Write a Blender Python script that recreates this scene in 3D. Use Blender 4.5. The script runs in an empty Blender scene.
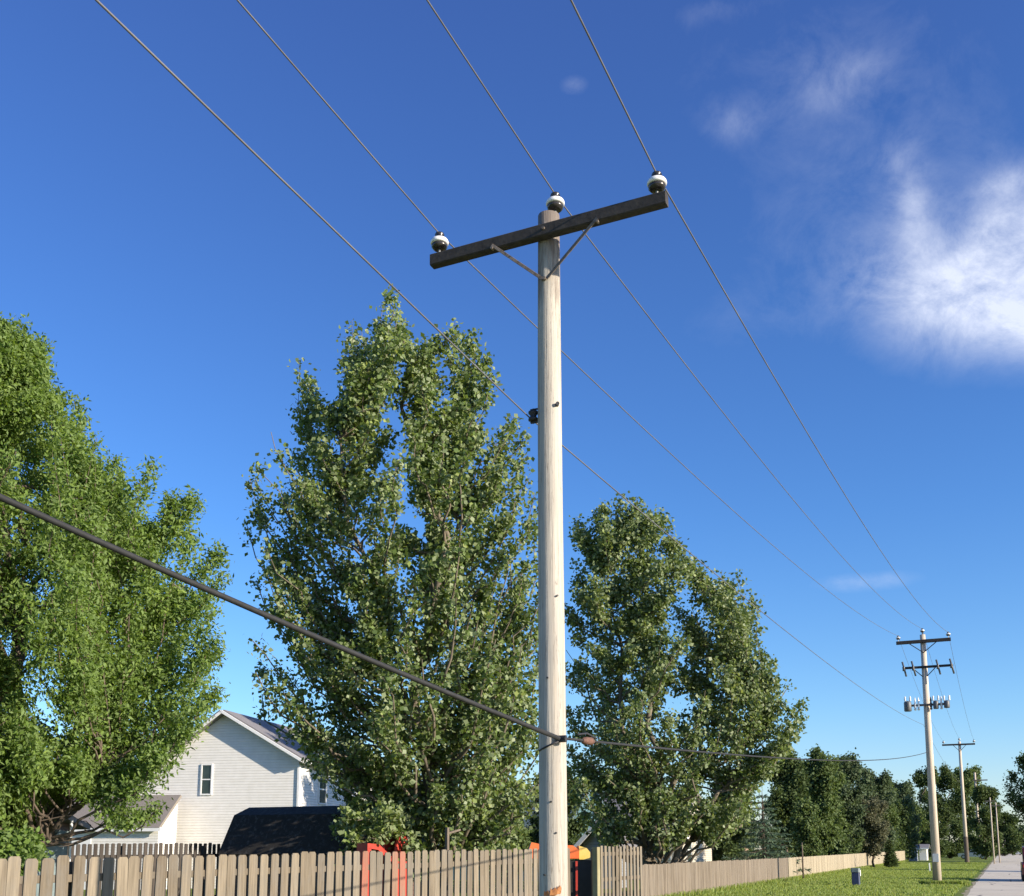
import bpy, math, random
import numpy as np
from mathutils import Vector, Matrix
random.seed(5)
S = bpy.context.scene
COL = S.collection
# ------------------------------------------------------------------ survey of the place
# camera: eye 1.7 m above the road, tilted 8.85 deg up, lens shifted upward
F = 1066.0; PIT = math.atan(166 / F); CP, SP = math.cos(PIT), math.sin(PIT); EYE = 1.7
TH = math.radians(24.5)
D = np.array([math.sin(TH), math.cos(TH)])          # along the road
N = np.array([D[1], -D[0]])                         # across the road, towards its right side
def ray(px, py):
    u = 682 - py
    return px - 512.0, F * CP - u * SP, F * SP + u * CP
def at(px, py, Y):
    r = ray(px, py)
    return np.array([r[0] / r[1] * Y, Y, EYE + r[2] / r[1] * Y])
def onplane(px, py, P, d):                          # distance along d and height on the upright plane through P
    r = ray(px, py); a = r[0] / r[1]
    s = (a * P[1] - P[0]) / (d[0] - a * d[1]); Y = P[1] + s * d[1]
    return s, EYE + r[2] / r[1] * Y
def ppm(Y): return 1075.0 / Y
SUN_AZ, SUN_EL = math.radians(120), math.radians(18)
SUNV = Vector((math.sin(SUN_AZ) * math.cos(SUN_EL), math.cos(SUN_AZ) * math.cos(SUN_EL), math.sin(SUN_EL)))

# ------------------------------------------------------------------ objects
ORG = {}
def tag(o, label=None, cat=None, group=None, kind=None):
    if label: o['label'] = label
    if cat: o['category'] = cat
    if group: o['group'] = group
    if kind: o['kind'] = kind
    return o
def thing(name, label, cat, loc, rz=0.0, group=None):
    o = bpy.data.objects.new(name, None); COL.objects.link(o)
    o.empty_display_size = 0.2
    o.location = [float(v) for v in loc]; o.rotation_euler = (0, 0, rz)
    ORG[o.name] = (Vector(o.location), rz)
    return tag(o, label, cat, group)
def link(name, me, mat, parent=None, world=True):
    o = bpy.data.objects.new(name, me); COL.objects.link(o)
    if mat: me.materials.append(mat)
    if parent is not None:
        o.parent = parent
        org = ORG.get(parent.name, (Vector((0, 0, 0)), 0.0))
        ORG[o.name] = org
        if world:
            M = (Matrix.Translation(org[0]) @ Matrix.Rotation(org[1], 4, 'Z')).inverted()
            me.transform(M)
    return o
class MB:
    def __init__(s): s.v = []; s.f = []; s.c = []; s.col = 0.5
    def add(s, vs, fs):
        b = len(s.v); s.v += [tuple(float(k) for k in v) for v in vs]
        for f in fs: s.f.append([b + i for i in f]); s.c.append(s.col)
        return s
    def box(s, c, size, ax=None):
        ax = ax or ((1, 0, 0), (0, 1, 0), (0, 0, 1))
        A = [np.array(a, float) * k / 2 for a, k in zip(ax, size)]; c = np.array(c, float)
        vs = [c + i * A[0] + j * A[1] + k * A[2] for k in (-1, 1) for j in (-1, 1) for i in (-1, 1)]
        return s.add(vs, [(0, 2, 3, 1), (4, 5, 7, 6), (0, 1, 5, 4), (2, 6, 7, 3), (0, 4, 6, 2), (1, 3, 7, 5)])
    def bevel_bar(s, a, b, w, h, bev=0.01, up=(0, 0, 1)):   # bar from a to b with chamfered edges
        a = np.array(a, float); b = np.array(b, float); d = b - a; d /= np.linalg.norm(d)
        side = np.cross(d, up); side /= np.linalg.norm(side); u = np.cross(side, d)
        x, y = w / 2, h / 2
        pr = [(-x + bev, -y), (x - bev, -y), (x, -y + bev), (x, y - bev), (x - bev, y), (-x + bev, y), (-x, y - bev), (-x, -y + bev)]
        vs = [p + side * i + u * j for p in (a, b) for i, j in pr]
        fs = [(i, (i + 1) % 8, 8 + (i + 1) % 8, 8 + i) for i in range(8)] + [tuple(range(7, -1, -1)), tuple(range(8, 16))]
        return s.add(vs, fs)
    def tube(s, pts, rad, n=8, cap=True):
        pts = [np.array(p, float) for p in pts]
        if not hasattr(rad, '__len__'): rad = [rad] * len(pts)
        vs = []; fs = []; prev = None
        for i, p in enumerate(pts):
            d = pts[min(i + 1, len(pts) - 1)] - pts[max(i - 1, 0)]; d = d / (np.linalg.norm(d) + 1e-9)
            if prev is None:
                ref = np.array([0, 0, 1.0]) if abs(d[2]) < .9 else np.array([1.0, 0, 0])
                x = np.cross(ref, d)
            else: x = prev - d * np.dot(prev, d)
            x /= np.linalg.norm(x) + 1e-9; prev = x; y = np.cross(d, x)
            for k in range(n):
                a = 2 * math.pi * k / n; vs.append(p + rad[i] * (math.cos(a) * x + math.sin(a) * y))
        for i in range(len(pts) - 1):
            for k in range(n):
                fs.append((i * n + k, i * n + (k + 1) % n, (i + 1) * n + (k + 1) % n, (i + 1) * n + k))
        if cap: fs += [tuple(range(n - 1, -1, -1)), tuple(range((len(pts) - 1) * n, len(pts) * n))]
        return s.add(vs, fs)
    def lathe(s, c, prof, n=20):
        return s.tube([(c[0], c[1], c[2] + z + 1e-5 * i) for i, (r, z) in enumerate(prof)], [r for r, z in prof], n) if False else s._lathe(c, prof, n)
    def _lathe(s, c, prof, n):
        vs = []; fs = []
        for r, z in prof:
            for k in range(n):
                a = 2 * math.pi * k / n; vs.append((c[0] + r * math.cos(a), c[1] + r * math.sin(a), c[2] + z))
        for i in range(len(prof) - 1):
            for k in range(n): fs.append((i * n + k, i * n + (k + 1) % n, (i + 1) * n + (k + 1) % n, (i + 1) * n + k))
        fs += [tuple(range(n - 1, -1, -1)), tuple(range((len(prof) - 1) * n, len(prof) * n))]
        return s.add(vs, fs)
    def prism(s, poly, origin, ux, uy, ext):          # polygon in (ux,uy) extruded along ext
        o = np.array(origin, float); ux = np.array(ux, float); uy = np.array(uy, float); e = np.array(ext, float)
        a = [o + ux * p[0] + uy * p[1] for p in poly]; n = len(a)
        return s.add(a + [q + e for q in a], [tuple(range(n - 1, -1, -1)), tuple(range(n, 2 * n))] + [(i, (i + 1) % n, n + (i + 1) % n, n + i) for i in range(n)])
    def build(s, name, mat, parent=None, world=True, smooth=False):
        me = bpy.data.meshes.new(name); me.from_pydata(s.v, [], s.f); me.validate()
        if len(set(s.c)) > 1 and len(me.polygons) == len(s.c):
            a = me.attributes.new('rnd', 'FLOAT', 'FACE'); a.data.foreach_set('value', s.c)
        import bmesh
        bm = bmesh.new(); bm.from_mesh(me); bmesh.ops.recalc_face_normals(bm, faces=bm.faces); bm.to_mesh(me); bm.free()
        if smooth:
            for p in me.polygons: p.use_smooth = len(p.vertices) == 4
        return link(name, me, mat, parent, world)
def quads(name, V, col, mat, parent):                 # V: (n,4,3) array of free quads, col (n,)
    n = len(V); me = bpy.data.meshes.new(name)
    me.vertices.add(4 * n); me.vertices.foreach_set('co', V.astype(np.float32).ravel())
    me.loops.add(4 * n); me.loops.foreach_set('vertex_index', np.arange(4 * n, dtype=np.int32))
    me.polygons.add(n); me.polygons.foreach_set('loop_start', np.arange(0, 4 * n, 4, dtype=np.int32))
    me.polygons.foreach_set('loop_total', np.full(n, 4, np.int32))
    a = me.attributes.new('rnd', 'FLOAT', 'FACE'); a.data.foreach_set('value', col.astype(np.float32))
    me.update(); me.validate()
    return link(name, me, mat, parent)

# ------------------------------------------------------------------ materials
def mat(name):
    m = bpy.data.materials.new(name); m.use_nodes = True
    nt = m.node_tree; b = nt.nodes['Principled BSDF']
    return m, nt, b
def nd(nt, t, **kw):
    n = nt.nodes.new(t)
    for k, v in kw.items(): setattr(n, k, v)
    return n
def ramp(nt, fac, stops):
    r = nd(nt, 'ShaderNodeValToRGB'); e = r.color_ramp.elements
    while len(e) < len(stops): e.new(.5)
    for i, (p, c) in enumerate(stops): e[i].position = p; e[i].color = (*c, 1) if len(c) == 3 else c
    nt.links.new(fac, r.inputs['Fac']); return r.outputs['Color']
def noise(nt, scale, detail=5, rough=.55, stretch=None, coord='Object', dist=0.0):
    tc = nd(nt, 'ShaderNodeTexCoord'); o = tc.outputs[coord]
    if stretch:
        mp = nd(nt, 'ShaderNodeMapping'); mp.inputs['Scale'].default_value = stretch; nt.links.new(o, mp.inputs['Vector']); o = mp.outputs['Vector']
    n = nd(nt, 'ShaderNodeTexNoise'); n.inputs['Scale'].default_value = scale; n.inputs['Detail'].default_value = detail; n.inputs['Roughness'].default_value = rough; n.inputs['Distortion'].default_value = dist
    nt.links.new(o, n.inputs['Vector']); return n.outputs['Fac']
def mixc(nt, fac, a, b, blend='MIX'):
    m = nd(nt, 'ShaderNodeMix', data_type='RGBA', blend_type=blend)
    for s_, v in ((m.inputs[0], fac), (m.inputs[6], a), (m.inputs[7], b)):
        if hasattr(v, 'links') or hasattr(v, 'is_output'): nt.links.new(v, s_)
        elif isinstance(v, (int, float)): s_.default_value = v
        else: s_.default_value = (*v, 1)
    return m.outputs[2]
def bump(nt, b, h, strength=.4, dist=.01):
    n = nd(nt, 'ShaderNodeBump'); n.inputs['Strength'].default_value = strength; n.inputs['Distance'].default_value = dist
    nt.links.new(h, n.inputs['Height']); nt.links.new(n.outputs['Normal'], b.inputs['Normal'])
def speckled(name, c1, c2, scale=12, rough=.8, stretch=None, bs=.3, bd=.01, detail=6, metal=0.0, rnd=0.0, dark=None):
    m, nt, b = mat(name)
    n = noise(nt, scale, detail, .6, stretch)
    c = ramp(nt, n, [(.3, c1), (.7, c2)])
    if dark:
        n2 = noise(nt, scale * .23, 6, .65, stretch); k = ramp(nt, n2, [(.52, (0, 0, 0)), (.68, (1, 1, 1))])
        c = mixc(nt, k, c, dark)
    if rnd:
        a = nd(nt, 'ShaderNodeAttribute', attribute_name='rnd')
        c = mixc(nt, rnd, c, ramp(nt, a.outputs['Fac'], [(0, (.45, .45, .45)), (1, (1, 1, 1))]), 'MULTIPLY')
    nt.links.new(c, b.inputs['Base Color']); b.inputs['Roughness'].default_value = rough; b.inputs['Metallic'].default_value = metal
    if bs: bump(nt, b, n, bs, bd)
    return m
def leafmat(name, c0, c1, c2, under, gloss=.45, trans=.35):
    m, nt, b = mat(name); b.inputs['Specular IOR Level'].default_value = .5 if gloss < .58 else .22
    a = nd(nt, 'ShaderNodeAttribute', attribute_name='rnd')
    c = ramp(nt, a.outputs['Fac'], [(0, c0), (.55, c1), (1, c2)])
    g = nd(nt, 'ShaderNodeNewGeometry')
    c2_ = mixc(nt, g.outputs['Backfacing'], c, under)
    nt.links.new(c2_, b.inputs['Base Color']); b.inputs['Roughness'].default_value = gloss
    t = nd(nt, 'ShaderNodeBsdfTranslucent')
    hs = nd(nt, 'ShaderNodeHueSaturation'); hs.inputs['Value'].default_value = 1.5; hs.inputs['Saturation'].default_value = 1.15; hs.inputs['Hue'].default_value = .485
    nt.links.new(c, hs.inputs['Color']); nt.links.new(hs.outputs['Color'], t.inputs['Color'])
    mx = nd(nt, 'ShaderNodeMixShader'); mx.inputs[0].default_value = trans
    nt.links.new(b.outputs[0], mx.inputs[1]); nt.links.new(t.outputs[0], mx.inputs[2])
    nt.links.new(mx.outputs[0], nt.nodes['Material Output'].inputs['Surface'])
    return m
M = {}
M['ash_leaf'] = leafmat('ash_leaf', (.06, .11, .022), (.155, .24, .048), (.27, .36, .09), (.19, .27, .09), .65, .42)
M['poplar_leaf'] = leafmat('poplar_leaf', (.05, .088, .024), (.135, .2, .05), (.32, .38, .11), (.22, .27, .13), .55, .34)
M['cottonwood_leaf'] = leafmat('cottonwood_leaf', (.048, .085, .026), (.132, .19, .053), (.3, .35, .11), (.21, .26, .13), .55, .34)
M['dark_leaf'] = leafmat('dark_leaf', (.036, .062, .02), (.075, .11, .034), (.12, .16, .055), (.075, .11, .042), .7, .3)
M['mid_leaf'] = leafmat('mid_leaf', (.055, .092, .028), (.11, .16, .05), (.175, .22, .08), (.12, .165, .065), .7, .34)
M['bluish_leaf'] = leafmat('bluish_leaf', (.05, .08, .04), (.09, .13, .06), (.135, .175, .085), (.1, .135, .07), .7, .32)
M['olive_leaf'] = leafmat('olive_leaf', (.085, .092, .05), (.135, .142, .08), (.19, .19, .105), (.14, .145, .085), .7, .28)
M['spruce_needle'] = leafmat('spruce_needle', (.06, .105, .06), (.12, .185, .115), (.2, .265, .17), (.09, .14, .09), .7, .2)
M['bark_pale'] = speckled('bark_pale', (.085, .07, .05), (.2, .165, .12), 9, .9, (1, 1, .25), .5, .02)
M['bark_dark'] = speckled('bark_dark', (.07, .055, .04), (.16, .12, .09), 9, .9, (1, 1, .25), .5, .02)
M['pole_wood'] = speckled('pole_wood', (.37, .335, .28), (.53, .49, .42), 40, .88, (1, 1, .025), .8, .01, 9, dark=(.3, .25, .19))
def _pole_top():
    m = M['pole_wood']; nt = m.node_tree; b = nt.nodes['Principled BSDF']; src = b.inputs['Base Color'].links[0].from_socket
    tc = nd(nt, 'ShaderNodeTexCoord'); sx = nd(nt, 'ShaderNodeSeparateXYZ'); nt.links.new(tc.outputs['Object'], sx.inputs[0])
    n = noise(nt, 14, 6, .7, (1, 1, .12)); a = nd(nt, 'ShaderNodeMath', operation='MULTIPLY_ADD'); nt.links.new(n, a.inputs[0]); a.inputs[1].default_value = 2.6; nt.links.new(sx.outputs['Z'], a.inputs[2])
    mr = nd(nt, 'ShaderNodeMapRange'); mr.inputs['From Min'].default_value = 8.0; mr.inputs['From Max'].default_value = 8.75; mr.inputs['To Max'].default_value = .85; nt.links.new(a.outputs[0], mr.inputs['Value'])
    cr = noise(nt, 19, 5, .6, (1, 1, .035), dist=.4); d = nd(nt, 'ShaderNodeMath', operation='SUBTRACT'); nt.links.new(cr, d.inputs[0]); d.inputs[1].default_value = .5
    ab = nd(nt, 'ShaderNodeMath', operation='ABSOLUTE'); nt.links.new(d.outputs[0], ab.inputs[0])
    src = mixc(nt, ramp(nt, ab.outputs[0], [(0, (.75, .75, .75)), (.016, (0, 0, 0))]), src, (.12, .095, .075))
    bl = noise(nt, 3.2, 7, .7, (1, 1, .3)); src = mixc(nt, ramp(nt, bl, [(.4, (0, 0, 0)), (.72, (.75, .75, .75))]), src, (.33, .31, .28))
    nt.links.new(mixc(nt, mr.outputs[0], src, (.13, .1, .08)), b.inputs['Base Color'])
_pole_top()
M['pole_far'] = speckled('pole_far', (.42, .35, .27), (.58, .5, .4), 14, .85, (1, 1, .05), .3)
M['arm_wood'] = speckled('arm_wood', (.02, .018, .017), (.052, .045, .04), 16, .85, None, .5, .006, dark=(.02, .018, .017))
M['steel'] = speckled('steel', (.2, .2, .2), (.34, .34, .33), 30, .5, None, .1, metal=.6)
M['rusty_steel'] = speckled('rusty_steel', (.1, .08, .065), (.24, .2, .17), 25, .7, None, .2, metal=.2)
M['dark_iron'] = speckled('dark_iron', (.015, .015, .017), (.04, .04, .045), 25, .6, None, .2)
M['porcelain'] = speckled('porcelain', (.74, .74, .74), (.84, .84, .83), 20, .18, None, 0)
M['brown_glaze'] = speckled('brown_glaze', (.02, .018, .017), (.045, .04, .038), 20, .25, None, 0)
M['wire'] = speckled('wire', (.1, .1, .11), (.18, .18, .19), 2, .55, None, 0, metal=.2)
M['cable'] = speckled('cable', (.01, .011, .012), (.022, .023, .025), 20, .8, None, .2)
M['splice'] = speckled('splice', (.08, .04, .028), (.18, .09, .06), 40, .8)
M['transformer_grey'] = speckled('transformer_grey', (.06, .065, .07), (.12, .125, .13), 15, .5)
M['asphalt_roof'] = speckled('asphalt_roof', (.13, .125, .13), (.23, .22, .22), 55, .95, None, .4, .01)
M['black_roof'] = speckled('black_roof', (.012, .0105, .009), (.026, .023, .02), 40, .95, None, .4, .01, dark=(.06, .06, .058))
M['brown_roof'] = speckled('brown_roof', (.17, .15, .13), (.27, .24, .21), 50, .95, None, .4, .01)
M['slate_blue_roof'] = speckled('slate_blue_roof', (.06, .1, .12), (.11, .16, .18), 50, .95)
M['white_trim'] = speckled('white_trim', (.7, .7, .69), (.8, .8, .79), 9, .5, None, 0)
M['glass'] = speckled('glass', (.018, .03, .028), (.05, .07, .06), 1.2, .08, None, 0)
def siding(name, c1, c2, pitch=.115):
    m, nt, b = mat(name)
    tc = nd(nt, 'ShaderNodeTexCoord'); sx = nd(nt, 'ShaderNodeSeparateXYZ'); nt.links.new(tc.outputs['Object'], sx.inputs[0])
    dv = nd(nt, 'ShaderNodeMath', operation='DIVIDE'); dv.inputs[1].default_value = pitch; nt.links.new(sx.outputs['Z'], dv.inputs[0])
    fr = nd(nt, 'ShaderNodeMath', operation='FRACT'); nt.links.new(dv.outputs[0], fr.inputs[0])
    h = ramp(nt, fr.outputs[0], [(0, (0, 0, 0)), (.08, (1, 1, 1)), (1, (.15, .15, .15))])
    n = noise(nt, 3, 6, .6); c = ramp(nt, n, [(.3, c1), (.7, c2)])
    gap = ramp(nt, fr.outputs[0], [(0, (.55, .55, .55)), (.1, (1, 1, 1))])
    c = mixc(nt, 1.0, c, gap, 'MULTIPLY')
    nt.links.new(c, b.inputs['Base Color']); b.inputs['Roughness'].default_value = .55
    bump(nt, b, h, .9, .02); return m
M['white_siding'] = siding('white_siding', (.67, .65, .6), (.75, .73, .69))
M['cream_siding'] = siding('cream_siding', (.46, .42, .33), (.54, .5, .4))
M['grey_siding'] = siding('grey_siding', (.26, .28, .3), (.33, .35, .37))
M['teal_siding'] = siding('teal_siding', (.07, .15, .17), (.11, .2, .22))
M['brown_siding'] = siding('brown_siding', (.1, .06, .045), (.16, .1, .075))
def fencemat(name, c1, c2, weather=(.3, .28, .25)):
    m, nt, b = mat(name)
    a = nd(nt, 'ShaderNodeAttribute', attribute_name='rnd')
    tc = nd(nt, 'ShaderNodeTexCoord'); mp = nd(nt, 'ShaderNodeMapping'); mp.inputs['Scale'].default_value = (1, 1, .05)
    nt.links.new(tc.outputs['Object'], mp.inputs['Vector'])
    cb = nd(nt, 'ShaderNodeCombineXYZ'); mm = nd(nt, 'ShaderNodeMath', operation='MULTIPLY'); mm.inputs[1].default_value = 37.0
    nt.links.new(a.outputs['Fac'], mm.inputs[0]); nt.links.new(mm.outputs[0], cb.inputs['Z'])
    ad = nd(nt, 'ShaderNodeVectorMath', operation='ADD'); nt.links.new(mp.outputs[0], ad.inputs[0]); nt.links.new(cb.outputs[0], ad.inputs[1])
    n = nd(nt, 'ShaderNodeTexNoise'); n.inputs['Scale'].default_value = 32; n.inputs['Detail'].default_value = 7; n.inputs['Roughness'].default_value = .65
    nt.links.new(ad.outputs[0], n.inputs['Vector'])
    c = ramp(nt, n.outputs['Fac'], [(.28, c1), (.68, c2)])
    v = ramp(nt, a.outputs['Fac'], [(0, (.6, .58, .56)), (1, (1.0, 1.0, 1.0))])
    c = mixc(nt, 1.0, c, v, 'MULTIPLY')
    n2 = noise(nt, 2.6, 9, .75, (1, 1, .35)); k = ramp(nt, n2, [(.46, (0, 0, 0)), (.66, (.85, .85, .85))])
    c = mixc(nt, k, c, weather)
    nt.links.new(c, b.inputs['Base Color']); b.inputs['Roughness'].default_value = .85
    bump(nt, b, n.outputs['Fac'], .5, .004); return m
M['fence_wood'] = fencemat('fence_wood', (.125, .1, .068), (.285, .236, .168), (.155, .14, .118))
M['fence_red'] = fencemat('fence_red', (.22, .13, .088), (.36, .235, .165), (.34, .1, .065))
M['fence_pink'] = fencemat('fence_pink', (.38, .27, .2), (.54, .41, .31), (.46, .32, .25))
M['fence_pinkgrey'] = fencemat('fence_pinkgrey', (.15, .122, .09), (.265, .216, .16), (.19, .16, .125))
M['fence_yellow'] = fencemat('fence_yellow', (.3, .25, .17), (.45, .385, .27), (.32, .28, .2))
M['fence_dark'] = fencemat('fence_dark', (.035, .028, .024), (.08, .065, .055), (.05, .045, .04))
M['post_grey'] = fencemat('post_grey', (.12, .12, .13), (.2, .2, .21), (.15, .15, .16))
M['post_mossy'] = fencemat('post_mossy', (.32, .29, .14), (.48, .43, .24), (.35, .33, .2))
M['red_plastic'] = speckled('red_plastic', (.36, .035, .025), (.46, .06, .04), 4, .4, None, 0)
M['orange_plastic'] = speckled('orange_plastic', (.72, .13, .03), (.8, .2, .06), 5, .4, None, 0)
M['yellow_plastic'] = speckled('yellow_plastic', (.75, .5, .1), (.82, .6, .2), 5, .4, None, 0)
M['interior_shade'] = speckled('interior_shade', (.01, .01, .01), (.02, .02, .02), 8, .5, None, 0)
M['navy_plastic'] = speckled('navy_plastic', (.025, .035, .07), (.045, .055, .1), 5, .6, None, 0)
M['blue_plastic'] = speckled('blue_plastic', (.02, .035, .09), (.035, .055, .13), 8, .5, None, 0)
M['tarp'] = speckled('tarp', (.1, .14, .15), (.2, .25, .25), 5, .6, None, .4, .03)
M['pale_metal'] = speckled('pale_metal', (.5, .52, .52), (.62, .64, .63), 9, .5, None, 0)
M['orange_paper'] = speckled('orange_paper', (.22, .08, .03), (.5, .22, .07), 40, .8, None, .4, .004)
M['car_white'] = speckled('car_white', (.7, .7, .7), (.76, .76, .76), 3, .25, None, 0)
M['car_maroon'] = speckled('car_maroon', (.05, .008, .01), (.07, .012, .014), 3, .25, None, 0)
M['rubber'] = speckled('rubber', (.012, .012, .012), (.025, .025, .025), 20, .9, None, .2)
M['lamp_red'] = speckled('lamp_red', (.35, .01, .01), (.45, .02, .02), 10, .2, None, 0)
def mk_grass():
    m, nt, b = mat('grass_ground')
    n1 = noise(nt, .25, 6, .6); n2 = noise(nt, 1.6, 8, .75); n3 = noise(nt, 22, 6, .7)
    c = ramp(nt, n1, [(.3, (.13, .195, .038)), (.55, (.18, .25, .055)), (.75, (.24, .265, .09))])
    c = mixc(nt, .55, c, ramp(nt, n2, [(.3, (.1, .15, .02)), (.7, (.28, .35, .08))]))
    c = mixc(nt, .35, c, ramp(nt, n3, [(.3, (.02, .035, .008)), (.7, (.2, .23, .07))]))
    c = mixc(nt, ramp(nt, noise(nt, .7, 7, .7), [(.56, (0, 0, 0)), (.7, (.7, .7, .7))]), c, (.24, .2, .09))
    nt.links.new(c, b.inputs['Base Color']); b.inputs['Roughness'].default_value = .95
    b.inputs['Specular IOR Level'].default_value = .1
    bump(nt, b, n3, 1.0, .06); return m
M['grass_ground'] = mk_grass()
M['grass_blade'] = leafmat('grass_blade', (.15, .22, .04), (.235, .305, .065), (.33, .35, .13), (.2, .27, .08), .6, .35)
def mk_road():
    m, nt, b = mat('pale_road')
    n1 = noise(nt, .35, 6, .6); n2 = noise(nt, 60, 4, .7)
    c = ramp(nt, n1, [(.3, (.6, .53, .37)), (.7, (.7, .63, .46))])
    c = mixc(nt, .4, c, ramp(nt, n2, [(.3, (.3, .27, .23)), (.7, (.62, .56, .48))]))
    v = nd(nt, 'ShaderNodeTexVoronoi', feature='DISTANCE_TO_EDGE'); v.inputs['Scale'].default_value = .22
    tc = nd(nt, 'ShaderNodeTexCoord'); nt.links.new(tc.outputs['Object'], v.inputs['Vector'])
    k = ramp(nt, v.outputs['Distance'], [(0, (1, 1, 1)), (.012, (0, 0, 0))])
    c = mixc(nt, k, c, (.1, .09, .085))
    nt.links.new(c, b.inputs['Base Color']); b.inputs['Roughness'].default_value = .9
    bump(nt, b, n2, .4, .004); return m
M['pale_road'] = mk_road()
M['gravel'] = speckled('gravel', (.2, .18, .1), (.38, .33, .2), 30, .95, None, .8, .02)

# ------------------------------------------------------------------ ground and road
g = MB()
for i in range(-12, 12):
    for j in range(-4, 16): g.add([(i * 60, j * 60, 0), (i * 60 + 60, j * 60, 0), (i * 60 + 60, j * 60 + 60, 0), (i * 60, j * 60 + 60, 0)], [(0, 1, 2, 3)])
tag(g.build('ground', M['grass_ground']), kind='structure')
def strip(name, d0, d1, s0, s1, z, m, wob=0.0, step=2.0, seed=1):
    rr = random.Random(seed); b = MB(); pts = []
    n = int((s1 - s0) / step)
    for i in range(n + 1):
        s = s0 + (s1 - s0) * i / n
        for d, w in ((d0, -1), (d1, 1)):
            p = N * (d + rr.uniform(-wob, wob)) + D * s; pts.append((p[0], p[1], z))
    b.add(pts, [(2 * i, 2 * i + 1, 2 * i + 3, 2 * i + 2) for i in range(n)])
    return tag(b.build(name, m), kind='structure')
strip('road_verge', -1.5, 4.95, -60, 520, .004, M['gravel'], .12, 1.2, 3)
strip('road', -1.35, 4.7, -60, 520, .008, M['pale_road'], .05, 1.5, 4)

# ------------------------------------------------------------------ trees
rng = np.random.default_rng(11)
def unit(v): return v / (np.linalg.norm(v, axis=-1, keepdims=True) + 1e-9)
def leaf_quads(P, L, W, droop=.2, up=.5, axis=None):
    n = len(P)
    nor = unit(rng.normal(size=(n, 3)) + np.array([SUNV.x * .0, 0, up]))
    a = rng.normal(size=(n, 3)); a[:, 2] -= droop * 2
    if axis is not None: a = a * .5 + axis
    a = unit(a - nor * (a * nor).sum(1, keepdims=True)); b = np.cross(nor, a)
    k = rng.uniform(.5, 1.3, n); l = (L * k * rng.uniform(.85, 1.15, n))[:, None]; w = (W * k * rng.uniform(.8, 1.15, n))[:, None]
    return np.stack([P, P + a * l * .42 + b * w * .5, P + a * l, P + a * l * .42 - b * w * .5], 1)
def branch_path(p0, tip, k=8, rise=.35, out=.7):
    c = np.array([p0[0] + (tip[0] - p0[0]) * out, p0[1] + (tip[1] - p0[1]) * out, p0[2] + (tip[2] - p0[2]) * rise])
    t = np.linspace(0, 1, k)[:, None]
    w = rng.normal(size=(k, 3)) * .03 * np.linalg.norm(tip - p0); w[0] = w[-1] = 0
    return (1 - t) ** 2 * p0 + 2 * t * (1 - t) * c + t ** 2 * tip + w
def sample_path(path, t):
    x = t * (len(path) - 1); i = np.minimum(x.astype(int), len(path) - 2); f = (x - i)[:, None]
    return path[i] * (1 - f) + path[i + 1] * f
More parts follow.
